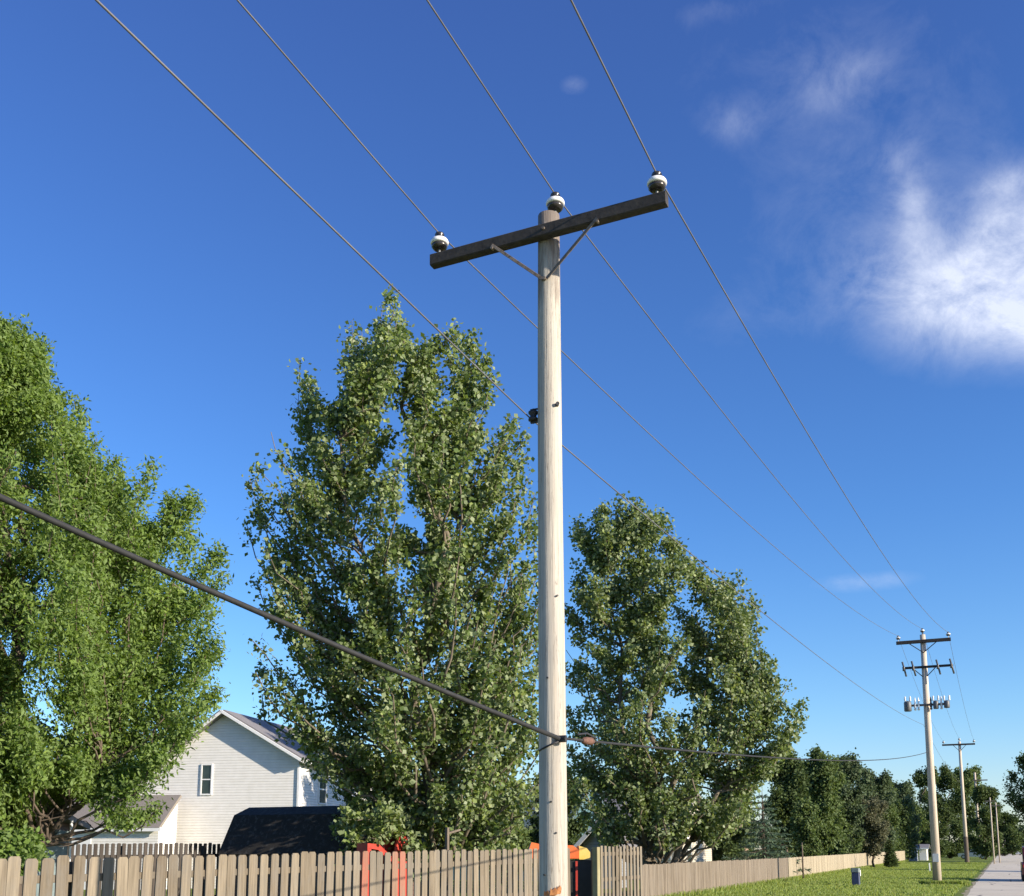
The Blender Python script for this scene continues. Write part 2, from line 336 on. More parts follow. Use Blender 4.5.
def tree(name, label, base, trunk_top, tips, bark, leaf, leaf_L, leaf_W, n_leaves, trunk_r=.2, group=None, r0=.8, rtip=.25,
         upright=1.2, leaf_from=.3, per_twig=14, updir=.5, twigs=True, zmin_start=1.2, droop=.2, stems=(), rise=.35, leaf_zmin=.5, upn=.5):
    """tips: list of (x,y,z,weight) branch ends; each branch leaves the trunk (or a stem) below its tip."""
    base = np.array(base, float); top = np.array(trunk_top, float)
    root = thing(name, label, 'tree', base, group=group)
    axes = [(base, top, trunk_r)] + [(np.array(a, float), np.array(b, float), r) for a, b, r in stems]
    wood = MB(); paths = []
    for a, b, r in axes:
        p = branch_path(a, b, 10, .5, .5) ; paths.append((p, r))
        rr = [r * 1.25] + [r * (1 - .85 * k / 9) + .012 for k in range(1, 10)]
        wood.tube(p, rr, 9)
    wts = np.array([t[3] for t in tips]); wts = wts / wts.sum()
    P = []; TW = []
    for (x, y, z, w), share in zip(tips, wts):
        tip = np.array([x, y, z], float)
        best = None
        for p, r in paths:
            hor = np.min(np.linalg.norm(p[:, :2] - tip[:2], axis=1))
            if best is None or hor < best[0]: best = (hor, p, r)
        hor, p, r = best
        z0 = np.clip(z - upright * hor - rng.uniform(.3, .9) * r0, base[2] + zmin_start, p[-1, 2] * .97)
        f = np.clip((z0 - p[0, 2]) / (p[-1, 2] - p[0, 2] + 1e-6), .02, .97)
        p0 = sample_path(p, np.array([f]))[0]
        path = branch_path(p0, tip, 8, rise)
        L = np.linalg.norm(np.diff(path, axis=0), axis=1).sum()
        br = max(.012, min(r * (1 - .8 * f) * .6, .022 * L + .01))
        wood.tube(path, [br * (1 - .85 * k / 7) + .004 for k in range(8)], 6, False)
        nl = max(20, int(n_leaves * share)); nt_ = max(3, nl // per_twig)
        t = leaf_from + (1 - leaf_from) * rng.uniform(0, 1, nt_) ** .8
        org = sample_path(path, t)
        d = unit(rng.normal(size=(nt_, 3)) + np.array([0, 0, updir]))
        rad = (r0 * (1 - t) ** .75 + rtip) * rng.uniform(.35, 1.0, nt_)
        ends = org + d * rad[:, None]
        if twigs:
            for k in rng.choice(nt_, min(nt_, int(twigs)), replace=False):
                wood.tube([org[k], (org[k] + ends[k]) / 2 + rng.normal(size=3) * .03, ends[k]], [.012, .009, .004], 3, False)
        u = rng.uniform(.25, 1.08, (nt_, per_twig))
        pos = org[:, None] + d[:, None] * (rad[:, None] * u)[..., None] + rng.normal(size=(nt_, per_twig, 3)) * (leaf_L * .9)
        P.append(pos.reshape(-1, 3)); TW.append(np.repeat(rng.uniform(0, 1, nt_), per_twig))
    P = np.concatenate(P); TW = np.concatenate(TW); TW = TW[P[:, 2] > leaf_zmin + .35 * np.sin(P[:, 0] * 3.1)]; P = P[P[:, 2] > leaf_zmin + .35 * np.sin(P[:, 0] * 3.1)]
    wood.build('trunk', bark, root, smooth=True)
    V = leaf_quads(P, leaf_L, leaf_W, droop, upn)
    cl = .5 + .5 * np.sin(P[:, 0] * 1.7 + np.sin(P[:, 2] * 1.3) * 2) * np.sin(P[:, 2] * 1.9 + P[:, 1])
    col = np.clip(.45 * rng.uniform(0, 1, len(P)) ** 1.2 + .42 * TW + .2 * cl - .02, 0, 1)
    quads('crown', V, col, leaf, root)
    return root
def pix_tips(lst, Y, dy=0.0, w=1.0):
    out = []
    for px, py in lst:
        y = Y + rng.uniform(-dy, dy) if dy else Y
        p = at(px, py, y); out.append((p[0], p[1], p[2], w))
    return out
def plumes(lst, n=2, sx=13, dy=(8, 40), cx=437):
    out = list(lst)
    for px, py in lst:
        for k in range(n): out.append((px + rng.uniform(-sx, sx) * .8 + (cx - px) * rng.uniform(0, .16), py + rng.uniform(*dy)))
    return out
def fill_tips(prof, cx_px, Y, n, w=1.0, inner=.35, flat=1.0):
    """prof: (py, left px, right px) -> branch ends all round an axis, inside the crown's width at their height"""
    ys = np.array([p[0] for p in prof]); o = np.argsort(ys); ys = ys[o]
    xl = np.array([p[1] for p in prof])[o]; xr = np.array([p[2] for p in prof])[o]; out = []
    for i in range(n):
        py = ys[0] + (ys[-1] - ys[0]) * rng.uniform(0, 1) ** .85
        l = (cx_px - np.interp(py, ys, xl)) / ppm(Y); r = (np.interp(py, ys, xr) - cx_px) / ppm(Y)
        a = rng.uniform(0, 2 * math.pi); c = math.cos(a)
        R = (l * (1 - c) / 2 + r * (1 + c) / 2); q = math.sqrt(rng.uniform(inner ** 2, 1)) * .92
        z = at(cx_px, py, Y)[2]; x0 = at(cx_px, py, Y)[0]
        out.append((x0 + R * q * c, Y + R * q * math.sin(a) * flat, z, w))
    return out

# --- poplar left of the pole
rng = np.random.default_rng(21)
Y = 25.0
tips = [(388, 294), (383, 306), (394, 312), (352, 320), (355, 338), (299, 360), (303, 380), (271, 432), (250, 480), (256, 512), (270, 540), (455, 322), (470, 336), (486, 360), (512, 416), (524, 438), (530, 478),
        (268, 560), (256, 580), (252, 640), (262, 694), (298, 728), (336, 790), (338, 826), (376, 330), (402, 338), (418, 356), (436, 380), (334, 410), (320, 440), (362, 372),
        (538, 520), (545, 560), (548, 600), (546, 650), (545, 700), (540, 745), (535, 785), (520, 820), (480, 812), (400, 822), (366, 826), (440, 420), (470, 400), (500, 470), (296, 470), (284, 610), (276, 668), (300, 650), (330, 715), (258, 470), (282, 500)]
prof = [(345, 366, 415), (400, 338, 468), (450, 300, 500), (520, 274, 528), (600, 256, 548), (690, 268, 548), (740, 318, 545), (780, 350, 545), (825, 352, 520)]
T = pix_tips(plumes(tips, 2), Y, 1.4, .62) + fill_tips(prof, 437, Y, 120, .62, .25) + fill_tips(prof, 437, Y, 40, .8, .7) + pix_tips(plumes([(430, 415), (442, 445), (420, 435), (456, 425), (446, 475), (426, 480), (452, 505), (432, 520), (412, 465), (462, 560), (440, 560), (418, 540)], 1), Y, .8, .7) + pix_tips([(372, 428), (366, 448), (382, 452), (358, 470), (374, 480), (388, 436)], Y, .5, .7) + pix_tips([(372, 560), (384, 585), (368, 600), (390, 615), (376, 630), (386, 655), (364, 640), (396, 590), (360, 575)], Y - 1.2, .4, .8) + pix_tips([(335, 834), (352, 842), (372, 838), (392, 832), (412, 836), (345, 815), (380, 810)], 23.2, .6, .8)
b = at(437, 848, Y); tp = at(420, 350, Y)
tree('poplar_tree', 'tall upright poplar tree with glossy leaves just left of the near utility pole', (b[0], Y, 0), tp, T, M['bark_pale'], M['poplar_leaf'], .118, .1, 122000,
     .13, None, .42, .07, 1.45, .12, 15, 1.5, 3, .9, .25, upn=.15, stems=[((b[0], Y, 1.2), at(470, 400, Y + .5), .08), ((b[0], Y, 2.0), at(340, 420, Y - .6), .08)])
# --- cottonwood right of the pole
rng = np.random.default_rng(34)
Y = 40.0
tips = [(576, 520), (592, 510), (622, 496), (637, 498), (660, 512), (678, 545), (694, 560), (722, 570), (738, 576), (752, 596), (750, 628), (760, 652), (772, 662), (790, 684), (806, 702), (803, 718),
        (784, 736), (772, 752), (760, 782), (742, 800), (716, 812), (572, 560), (566, 610), (566, 650), (560, 700), (562, 760), (575, 800), (600, 812), (606, 506), (650, 520), (706, 590), (735, 612), (690, 800), (770, 700), (740, 680), (600, 540), (640, 540), (742, 640)]
prof = [(515, 590, 655), (560, 572, 690), (600, 562, 735), (660, 556, 752), (710, 552, 780), (760, 552, 768), (815, 570, 720)]
T = pix_tips(plumes(tips, 2, 11, (6, 30), 660), Y, 2.0, .62) + fill_tips(prof, 655, Y, 130, .6, .2) + pix_tips([(690, 812), (712, 812), (735, 808), (600, 815), (620, 820), (655, 560), (660, 600), (668, 640), (672, 680), (690, 640), (650, 660), (650, 605), (660, 618), (668, 600), (645, 630), (658, 650)], 39, .8, .8)
b = at(660, 850, Y); tp = at(640, 530, Y)
tree('cottonwood_tree', 'broad cottonwood tree with several leaning pale stems just right of the near utility pole', (b[0], Y, 0), tp, T, M['bark_pale'], M['cottonwood_leaf'], .145, .125, 104000,
     .16, None, .58, .1, 1.25, .15, 15, 1.4, 3, .9, .25, upn=.15, leaf_zmin=1.9, stems=[((b[0] + .1, Y, .3), at(735, 600, Y + .8), .14), ((b[0], Y, .5), at(600, 560, Y - .8), .12), ((b[0] + .3, Y, .2), at(770, 700, Y - .4), .1)])
# --- big ash at the left edge
rng = np.random.default_rng(47)
Y = 18.5
tips = [(20, 322), (40, 345), (-20, 318), (-60, 330), (74, 400), (62, 424), (97, 438), (113, 458), (152, 464), (140, 485), (172, 500), (192, 498), (192, 534), (220, 554), (222, 572), (212, 612), (214, 640), (218, 655), (216, 688), (200, 708),
        (178, 730), (162, 752), (160, 806), (146, 820), (118, 816), (205, 590), (150, 530), (8, 345), (30, 380), (60, 470), (110, 500), (140, 762), (100, 775), (60, 800), (20, 830), (5, 800), (40, 792), (70, 772), (30, 762), (92, 788), (58, 815), (110, 752)]
prof = [(335, -70, 30), (400, -140, 70), (460, -180, 115), (520, -210, 185), (600, -230, 212), (680, -230, 208), (740, -200, 150), (785, -160, 85), (815, -120, 30)]
T = pix_tips(tips, Y, .9, 1.0) + fill_tips(prof, 10, Y, 150, 1.0, .3) + fill_tips(prof, 10, Y, 90, 1.0, .8)
b = at(26, 848, Y); tp = at(5, 380, Y)
tree('ash_tree', 'large leafy light green ash tree filling the left edge behind the fence', (b[0], Y, 0), tp, T, M['bark_dark'], M['ash_leaf'], .095, .04, 460000,
     .2, None, .62, .12, .7, .25, 16, .35, 3, 1.0, .35, leaf_zmin=2.35, upn=.2, stems=[((b[0], Y, 1.3), at(140, 560, Y + .6), .08), ((b[0], Y, 1.4), at(-90, 500, Y + .9), .08), ((b[0] + .1, Y, 1.7), at(110, 765, Y - .2), .05)])

# --- trees beyond
rng = np.random.default_rng(58)
def bgtree(name, label, px, top, Y, hw, leaf, n, L, bark='bark_dark', low=858, group='trees beyond the fences', r0=None, W=None, cx=None, base_px=None, k=34, upn=.5):
    prof = []
    h = low - top
    for i in range(9):
        f = i / 8; w = hw * (math.sin(math.pi * min(1, .16 + f * .6)) ** .7) * random.uniform(.82, 1.08)
        prof.append((top + f * h, px - w, px + w))
    T = fill_tips(prof, px, Y, k, 1.0, .2)
    m = hw / ppm(Y)
    T += pix_tips([(px + random.uniform(-.3, .3) * hw, top + 3), (px - .55 * hw, top + .14 * h), (px + .55 * hw, top + .12 * h)], Y, 0)
    b = at(base_px or px, 848, Y)
    L *= .78
    return tree(name, label, (b[0], Y, 0), at(px, top + .15 * h, Y), T, M[bark], M[leaf], L, W or L * .8, int(n * 2.2), max(.08, m * .05), group, r0 or m * .38, m * .07, .8, .3, 12, .4, 0, .3, .2, leaf_zmin=.7, upn=upn)
bgtree('garden_tree', 'dark rounded tree behind the cottonwood, left of the blue spruce', 728, 772, 66, 26, 'dark_leaf', 9000, .26)
bgtree('garden_tree', 'dense dark tree rising straight behind the blue spruce', 783, 752, 74, 30, 'dark_leaf', 15000, .27)
bgtree('garden_tree', 'dark green tree with a pointed top right of the spruce', 820, 748, 78, 26, 'mid_leaf', 13000, .27)
bgtree('garden_tree', 'tallest dark tree of the clump with a narrow spire top', 846, 752, 92, 20, 'bluish_leaf', 11000, .28)
bgtree('garden_tree', 'brownish thinly leaved tree growing at the fence on two thin dark trunks', 873, 798, 93, 20, 'olive_leaf', 6000, .22, low=845)
bgtree('garden_tree', 'hazy grey green tree standing behind the brownish tree', 872, 768, 118, 26, 'bluish_leaf', 9000, .36)
bgtree('garden_tree', 'low light green tree between the brownish tree and the second pole', 908, 800, 158, 22, 'mid_leaf', 8000, .32)
bgtree('garden_tree', 'blue green tree left of the second utility pole', 900, 782, 142, 22, 'bluish_leaf', 8000, .38)
bgtree('garden_tree', 'near black round tree directly behind the second utility pole', 926, 764, 172, 18, 'dark_leaf', 10000, .4)
bgtree('garden_tree', 'dark tree filling the gap between the second and third poles', 950, 766, 178, 22, 'dark_leaf', 11000, .42)
bgtree('garden_tree', 'lighter green tree top showing behind the third pole', 966, 766, 190, 20, 'mid_leaf', 8000, .5)
bgtree('garden_tree', 'dark full tree at the kerb past the third pole', 985, 786, 160, 17, 'dark_leaf', 11000, .4, low=850)
bgtree('garden_tree', 'farthest round tree beside the end of the road', 1004, 812, 230, 17, 'dark_leaf', 7000, .55)
bgtree('garden_tree', 'dim tree low at the road end under the overhanging branch', 1026, 826, 290, 20, 'bluish_leaf', 6000, .7)
bgtree('garden_tree', 'dark bushy tree behind the near pole, right of the blue house', 560, 772, 52, 34, 'dark_leaf', 11000, .22)
bgtree('garden_tree', 'dark tree behind the cream house roof', 640, 770, 84, 40, 'dark_leaf', 9000, .3)
bgtree('garden_tree', 'green tree between the poplar trunk and the near pole, by the fence', 500, 800, 34, 34, 'mid_leaf', 9000, .16)
bgtree('garden_tree', 'broad dark tree mass behind the spruce and the pointed tree', 800, 772, 98, 40, 'dark_leaf', 13000, .34)
bgtree('garden_tree', 'dark bush like tree low behind the pale fence right of the spruce', 838, 796, 92, 26, 'mid_leaf', 10000, .3)
bgtree('garden_tree', 'dark low tree between the brown tree and the pale fence end', 893, 800, 138, 24, 'dark_leaf', 9000, .4)
bgtree('garden_tree', 'dark tree standing behind the right end of the cream house', 735, 786, 78, 24, 'mid_leaf', 9000, .28)
bgtree('garden_tree', 'light green small tree in front of the dark clump, right of the spruce', 806, 800, 70, 16, 'mid_leaf', 6000, .22)
bgtree('garden_tree', 'slender green tree in front of the tallest dark tree', 853, 786, 95, 14, 'bluish_leaf', 6000, .26)
bgtree('garden_tree', 'dim green tree filling the row behind the second pole foot', 938, 800, 168, 20, 'dark_leaf', 8000, .36)
bgtree('garden_tree', 'greyish tree top between the dark clump and the second pole', 884, 780, 122, 18, 'mid_leaf', 6000, .3)
bgtree('garden_shrub', 'leafy green shrub behind the fence under the big ash tree', 14, 834, 15.5, 30, 'ash_leaf', 4000, .1, low=856, group='shrubs', k=24)
# right side of the road: overhanging crown and the row that throws its shade across the verge
bgtree('roadside_tree', 'dark tree on the right whose branch hangs over the far road', 1052, 752, 132, 54, 'dark_leaf', 16000, .38, low=806, group='roadside trees', base_px=1071)
for i, (s, d, h) in enumerate(((22, 27, 8.0), (62, 20, 8.5), (86, 17, 9))):
    p = N * d + D * s; hw = 2.6
    T = [(p[0] + hw * math.sqrt(random.random()) * math.cos(a), p[1] + hw * math.sqrt(random.random()) * math.sin(a), random.uniform(2.6, h), 1.0) for a in [random.uniform(0, 6.28) for _ in range(40)]]
    tree('roadside_tree', 'leafy tree on the far right beside the road, outside the picture', (p[0], p[1], 0), (p[0], p[1], h * .8), T, M['bark_dark'], M['mid_leaf'], .28, .24, 6000, .18, 'roadside trees', .9, .3, .8, .3, 12, .4, 0, 1.2)
# spruce and small conical evergreen
def conifer(name, label, base, h, r, n_whorl, per, nL, leaf, group, droop=.35, L=.16, W=.035, q=26):
    root = thing(name, label, 'tree', base, group=group); base = np.array(base, float)
    wood = MB(); wood.tube([base, base + [0, 0, h * .6], base + [0, 0, h]], [r * .06, r * .035, .01], 7); P = []; A = []
    for i in range(n_whorl):
        f = (i + .3) / n_whorl; z = .12 * h + f * h * .86; rr = r * (1 - f) ** .85 * rng.uniform(.85, 1.1) + .08
        m = max(4, int(per * (1 - f * .6)))
        for j in range(m):
            a = 2 * math.pi * (j + rng.uniform(-.3, .3)) / m + i * .7; ln = rr * rng.uniform(.75, 1.1)
            o = np.array([math.cos(a), math.sin(a), 0]); p0 = base + [0, 0, z]
            tip = p0 + o * ln + [0, 0, -droop * ln + .12 * ln * rng.uniform(0, 1)]
            mid = (p0 + tip) / 2 + [0, 0, -.06 * ln]
            path = np.array([p0, mid, tip]); wood.tube(path, [.02, .013, .005], 4, False)
            k = max(6, int(q * ln / r)); t = rng.uniform(.12, 1.0, k * nL); o2 = np.array([-o[1], o[0], 0])
            q0 = sample_path(path, t); side = rng.choice([-1, 1], len(t)) * rng.uniform(0, 1, len(t)) * .32 * ln * (1.05 - t)
            P.append(q0 + o2 * side[:, None] + np.array([0, 0, 1.0]) * (-np.abs(side) * .25)[:, None] + rng.normal(size=(len(t), 3)) * .02)
            A.append(np.tile(o * .8 + [0, 0, -.25], (len(t), 1)) + o2 * np.sign(side)[:, None] * .7)
    P = np.concatenate(P); A = np.concatenate(A)
    wood.build('trunk', M['bark_dark'], root)
    V = leaf_quads(P, L, W, 0, 1.2, A * 2); quads('crown', V, rng.uniform(0, 1, len(P)), M[leaf], root); return root
b = at(764, 848, 60)
conifer('spruce_tree', 'blue green spruce with drooping layered branches behind the low fence', (b[0], 60, 0), 4.9, 2.3, 13, 12, 3, 'spruce_needle', None, .16, .26, .06, 34)
b = at(890, 848, 92)
conifer('evergreen_shrub', 'small dark cone shaped evergreen on the lawn in front of the pale fence', (b[0], 92, 0), 2.5, .6, 14, 10, 3, 'dark_leaf', None, .2, .2, .08, 20)['category'] = 'shrub'

# ------------------------------------------------------------------ fences
def fence(name, label, A, B, ztop, zbot, pitch, bw, m, back=True, rails=(.3,), post_every=2.4, round_top=.03, post_mat=None, skip=None, red=None, dbl=8, thick=.018, group=None, postz=0.0, face=-1, seed=3):
    rr = random.Random(seed)
    A = np.array(A[:2], float); B = np.array(B[:2], float); L = np.linalg.norm(B - A); d = (B - A) / L; nrm = np.array([d[1], -d[0]])   # nrm: towards the road
    root = thing(name, label, 'fence', (A[0], A[1], 0), group=group)
    pk = MB(); rd = MB(); n = int(L / pitch)
    def picket(mb, s, off, w, zt, zb):
        c = A + d * s + nrm * off; lean = rr.uniform(-.011, .011); s = s + rr.uniform(-.008, .008); off = off + rr.uniform(0, .006)
        pr = [(-w / 2 + lean * -2, zb), (w / 2 + lean * -2, zb), (w / 2 + lean, zt - round_top), (w / 2 - round_top * .8 + lean, zt), (-w / 2 + round_top * .8 + lean, zt), (-w / 2 + lean, zt - round_top)]
        mb.col = rr.random(); mb.prism(pr, (c[0], c[1], 0), (d[0], d[1], 0), (0, 0, 1), (nrm[0] * thick, nrm[1] * thick, 0))
    def zt(s): return ztop[0] + (ztop[1] - ztop[0]) * s / L
    i = 0; s = pitch / 2
    while s < L:
        if not (skip and skip(s)):
            picket(rd if (red and red(s)) else pk, s, .022, bw * rr.uniform(.94, 1.04), zt(s) + rr.uniform(-.022, .014), zbot)
        if back and not (skip and skip(s)): picket(pk, s + pitch / 2, -.022 - thick, bw, zt(s) + rr.uniform(-.02, .005) - .01, zbot)
        i += 1
        s += pitch * (.76 if dbl and i % dbl == 0 else 1.0)
    pk.build('pickets', m, root)
    if rd.v: tag(rd.build('pickets', M['fence_red'], root), 'pickets sprayed red')
    if rails:
        for f in rails:
            r = MB(); r.bevel_bar((A[0], A[1], zt(0) - f), (B[0], B[1], zt(L) - f), .038, .085, .004); r.build('rail', m, root)
    s = 0.0
    while s <= L + .01:
        p = A + d * min(s, L - .05) - nrm * .1; q = MB(); q.col = rr.random()
        q.bevel_bar((p[0], p[1], 0), (p[0], p[1], zt(min(s, L)) - .06 + postz), .09, .09, .006, (nrm[0], nrm[1], 0)); q.build('post', post_mat or m, root); s += post_every
    return root, A, d, nrm, L
t31 = math.radians(31.0); d31 = np.array([math.sin(t31), math.cos(t31)]); n31 = np.array([d31[1], -d31[0]])
def onfence(px, d): 
    r = (px - 512) / 1079.5; Yf = d / (r * n31[0] + n31[1]); return np.array([r * Yf, Yf])
FA = onfence(-150, -10.4); FB = onfence(569, -10.4); LF = np.linalg.norm(FB - FA)
def s_of(px): return float(np.dot(onfence(px, -10.4) - FA, d31))
redz = [(s_of(a), s_of(b)) for a, b in ((361, 367), (391, 403))]
gapz = (s_of(92), s_of(105))
fence('wooden_fence', 'tall weathered tan picket fence with red paint marks, left of the near pole', FA, FB, (1.59, 1.70), .03, .2, .15, M['fence_wood'], False, (.24, .85, 1.4), 2.4,
      red=lambda s: any(a < s < b for a, b in redz))
GA = np.array([1.86, 23.3]); GB = np.array([3.07, 25.7])
fence('wooden_fence', 'short tall section of narrow pickets right of the near pole, with two rails showing', GA, GB, (1.74, 1.75), .03, .225, .125, M['fence_wood'], False, (.17, .72, 1.4), 1.35, .0, dbl=0, seed=6)
p = GA - (GB - GA) / 2.7 * .12
q = MB(); q.bevel_bar((p[0], p[1], 0), (p[0], p[1], 1.72), .13, .13, .01, (n31[0], n31[1], 0)); tag(q.build('gate_post', M['post_mossy']), 'yellow green mossy gate post beside the narrow picket section', 'post')
RA = np.array([3.9, 33.0])
def on_right(px):
    r = (px - 512) / 1081.; Yr = (3.9 - .4441 * 33) / (r - .4441); return np.array([r * Yr, Yr])
R1 = on_right(787); R2 = on_right(905)
fence('wooden_fence', 'low pinkish grey board fence along the lawn, nearer half beside the cottonwood', RA, R1, (1.2, 1.2), .04, .15, .138, M['fence_pinkgrey'], False, (.2, .9), 2.4, .012, dbl=0, seed=8)
fence('wooden_fence', 'low pale yellow board fence along the lawn, farther half past the spruce', R1 + D * .2, R2, (1.2, 1.36), .04, .15, .143, M['fence_yellow'], False, (.2, .9), 2.4, .01, dbl=0, seed=9)
BA = onfence(30, -20.); BB = onfence(222, -20.)
fence('wooden_fence', 'dark brown picket fence behind the tan fence, in front of the white garage', BA, BB, (1.80, 1.82), .03, .15, .095, M['fence_dark'], False, (.3, 1.3), 2.4, .02, dbl=0, seed=10)
CA = at(690, 850, 62)[:2]; CB = at(748, 850, 74)[:2]
fence('wooden_fence', 'thin pinkish picket fence showing above the low board fence near the spruce', CA, CB, (1.75, 1.8), .03, .3, .14, M['fence_pink'], False, (.2, 1.2), 2.4, .02, dbl=0, seed=12)

# ------------------------------------------------------------------ utility poles
UP = (0, 0, 1)
def insulator(parent, c, s=1.0):
    b = MB(); b.lathe(c, [(.04 * s, .0), (.075 * s, .004 * s), (.098 * s, .03 * s), (.1 * s, .06 * s), (.085 * s, .068 * s)], 24); o = b.build('insulator', M['brown_glaze'], parent, smooth=True)
    b = MB(); b.lathe(c, [(.07 * s, .066 * s), (.108 * s, .07 * s), (.114 * s, .085 * s), (.112 * s, .105 * s), (.1 * s, .128 * s), (.075 * s, .14 * s), (.05 * s, .144 * s)], 24); b.build('skirt', M['porcelain'], o, smooth=True)
    b = MB(); b.lathe(c, [(.055 * s, .145 * s), (.058 * s, .165 * s), (.042 * s, .18 * s), (.06 * s, .195 * s), (.052 * s, .214 * s), (.015 * s, .222 * s)], 20); b.build('wire_groove', M['brown_glaze'], o, smooth=True)
    b = MB(); b.tube([(c[0], c[1], c[2] - .11 * s), (c[0], c[1], c[2] + .0)], .016 * s, 10); b.build('pin', M['steel'], o)
    return o
D3 = np.array([D[0], D[1], 0]); N3 = np.array([N[0], N[1], 0]); Z3 = np.array([0, 0, 1.0])
PB = np.array([.3585, 9.5, 0.0]); PTOP = 7.74; K = 9.5 / 11
pole = thing('utility_pole', 'pale wooden utility pole with one dark crossarm standing nearest in front of the fence', 'utility pole', PB, group='utility poles along the road')
b = MB(); zs = np.linspace(-.3, PTOP, 26); nn = 28; vs = []
rp = random.Random(2); ph = [rp.uniform(0, 6.28) for _ in range(6)]
for i, z in enumerate(zs):
    r = .132 - (.132 - .1045) * max(0, z) / PTOP; sx = .006 * math.sin(z * .6 + 1); 
    for k in range(nn):
        a = 2 * math.pi * k / nn
        rr_ = r * (1 + .012 * math.sin(3 * a + ph[0] + z * .3) + .006 * math.sin(7 * a + ph[1]) + .006 * math.sin(z * 2.3 + ph[2]))
        vs.append((PB[0] + sx + rr_ * math.cos(a), PB[1] + rr_ * math.sin(a), z))
fs = [(i * nn + k, i * nn + (k + 1) % nn, (i + 1) * nn + (k + 1) % nn, (i + 1) * nn + k) for i in range(25) for k in range(nn)] + [tuple(range(nn - 1, -1, -1)), tuple(range(25 * nn, 26 * nn))]
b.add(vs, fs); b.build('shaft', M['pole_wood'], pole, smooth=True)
def KZ(z): return EYE + (z - EYE) * K                # heights surveyed at 11 m, pole stands at 9.5 m
AC = PB + np.array([0, 0, KZ(8.41)]) - D3 * .16
AC[0] = .418 * K - .042
b = MB(); b.bevel_bar(AC - N3 * 1.226 + Z3 * -.018, AC + N3 * 1.19 + Z3 * .01, .1, .122, .01); b.build('crossarm', M['arm_wood'], pole)
for sgn in (-1, 1):
    b = MB(); e = AC + N3 * sgn * .54 - Z3 * .068 - D3 * .054; f = PB + Z3 * KZ(7.87) - D3 * .117 + N3 * sgn * .018
    b.bevel_bar(e + Z3 * .03, f, .03, .011, .002, tuple(D3)); b.build('brace', M['rusty_steel'], pole)
    b = MB(); b.tube([e - D3 * .011, e + D3 * .03], .014, 8); b.build('bolt', M['rusty_steel'], pole)
b = MB(); b.tube([PB + Z3 * KZ(7.87) - D3 * .146, PB + Z3 * KZ(7.87) - D3 * .08], .015, 8); b.build('bolt', M['rusty_steel'], pole)
b = MB(); b.tube([AC - D3 * .07, AC - D3 * .04], .015, 8); b.build('bolt', M['rusty_steel'], pole)
IL = AC - N3 * 1.145 + Z3 * .094; IR = AC + N3 * 1.1 + Z3 * .115; IC = PB + np.array([.06, -.02, KZ(8.75)])
for c in (IL, IR, IC): insulator(pole, c, K * .93)
b = MB(); b.tube([IC - Z3 * .3, IC - Z3 * .09], .019, 8); b.build('top_pin', M['steel'], pole)
SPOOL = PB + Z3 * KZ(6.36) - N3 * .164 - D3 * .02
b = MB(); b.lathe(SPOOL - Z3 * .052, [(.026, 0), (.047, .009), (.047, .026), (.03, .043), (.03, .06), (.047, .078), (.047, .095), (.026, .104)], 16); sp = b.build('spool_insulator', M['dark_iron'], pole, smooth=True)
b = MB(); b.bevel_bar(SPOOL + N3 * .08 + Z3 * .065, SPOOL - N3 * .026 + Z3 * .065, .026, .01, .002); b.bevel_bar(SPOOL + N3 * .08 - Z3 * .065, SPOOL - N3 * .026 - Z3 * .065, .026, .01, .002); b.tube([SPOOL - Z3 * .074, SPOOL + Z3 * .074], .009, 6); b.build('bracket', M['dark_iron'], sp)
b = MB(); b.tube([PB + np.array([.065, -.13, KZ(6.42)]), PB + np.array([.06, -.08, KZ(6.42)])], .018, 8); b.build('bolt', M['dark_iron'], pole)
CL = PB + np.array([.073, -.142, KZ(2.80)])
b = MB(); b.bevel_bar(CL + N3 * -.042, CL + N3 * .05, .042, .06, .008); b.build('clamp', M['dark_iron'], pole)
b = MB(); b.tube([CL + np.array([-.02, -.008, -.025]), CL + np.array([-.085, .0, -.047]), CL + np.array([-.155, .05, -.078]), CL + np.array([-.19, .11, -.095])], .009, 6); b.build('strap', M['dark_iron'], pole, smooth=True)
for k, (dx, z, w, h) in enumerate(((-.06, 1.315, .05, .045), (.0, 1.33, .07, .07), (.047, 1.345, .04, .075), (-.025, 1.27, .13, .05))):
    a = math.asin(max(-.9, min(.9, dx / .13))); c = PB + np.array([.1315 * math.sin(a), -.1315 * math.cos(a), z])
    b = MB(); ux = np.array([math.cos(a), math.sin(a), 0]); nv = np.array([math.sin(a), -math.cos(a), 0])
    b.prism([(-w / 2, -h / 2), (w * .4, -h * .45), (w / 2, h * .2), (w * .2, h / 2), (-w * .1, h * .15), (-w * .35, h * .4)], c + nv * .002, ux, UP, nv * .004); b.build('paper_scrap', M['orange_paper'], pole)
for dx, z in ((-.078, 1.47), (.026, 1.83), (-.017, 2.1), (.05, 3.95), (-.043, 3.2)):
    a = math.asin(dx / .13); c = PB + np.array([.128 * math.sin(a), -.128 * math.cos(a), z]); nv = np.array([math.sin(a), -math.cos(a), 0])
    b = MB(); b.tube([c - nv * .01, c + nv * .009], .009, 7); b.build('nail', M['dark_iron'], pole)

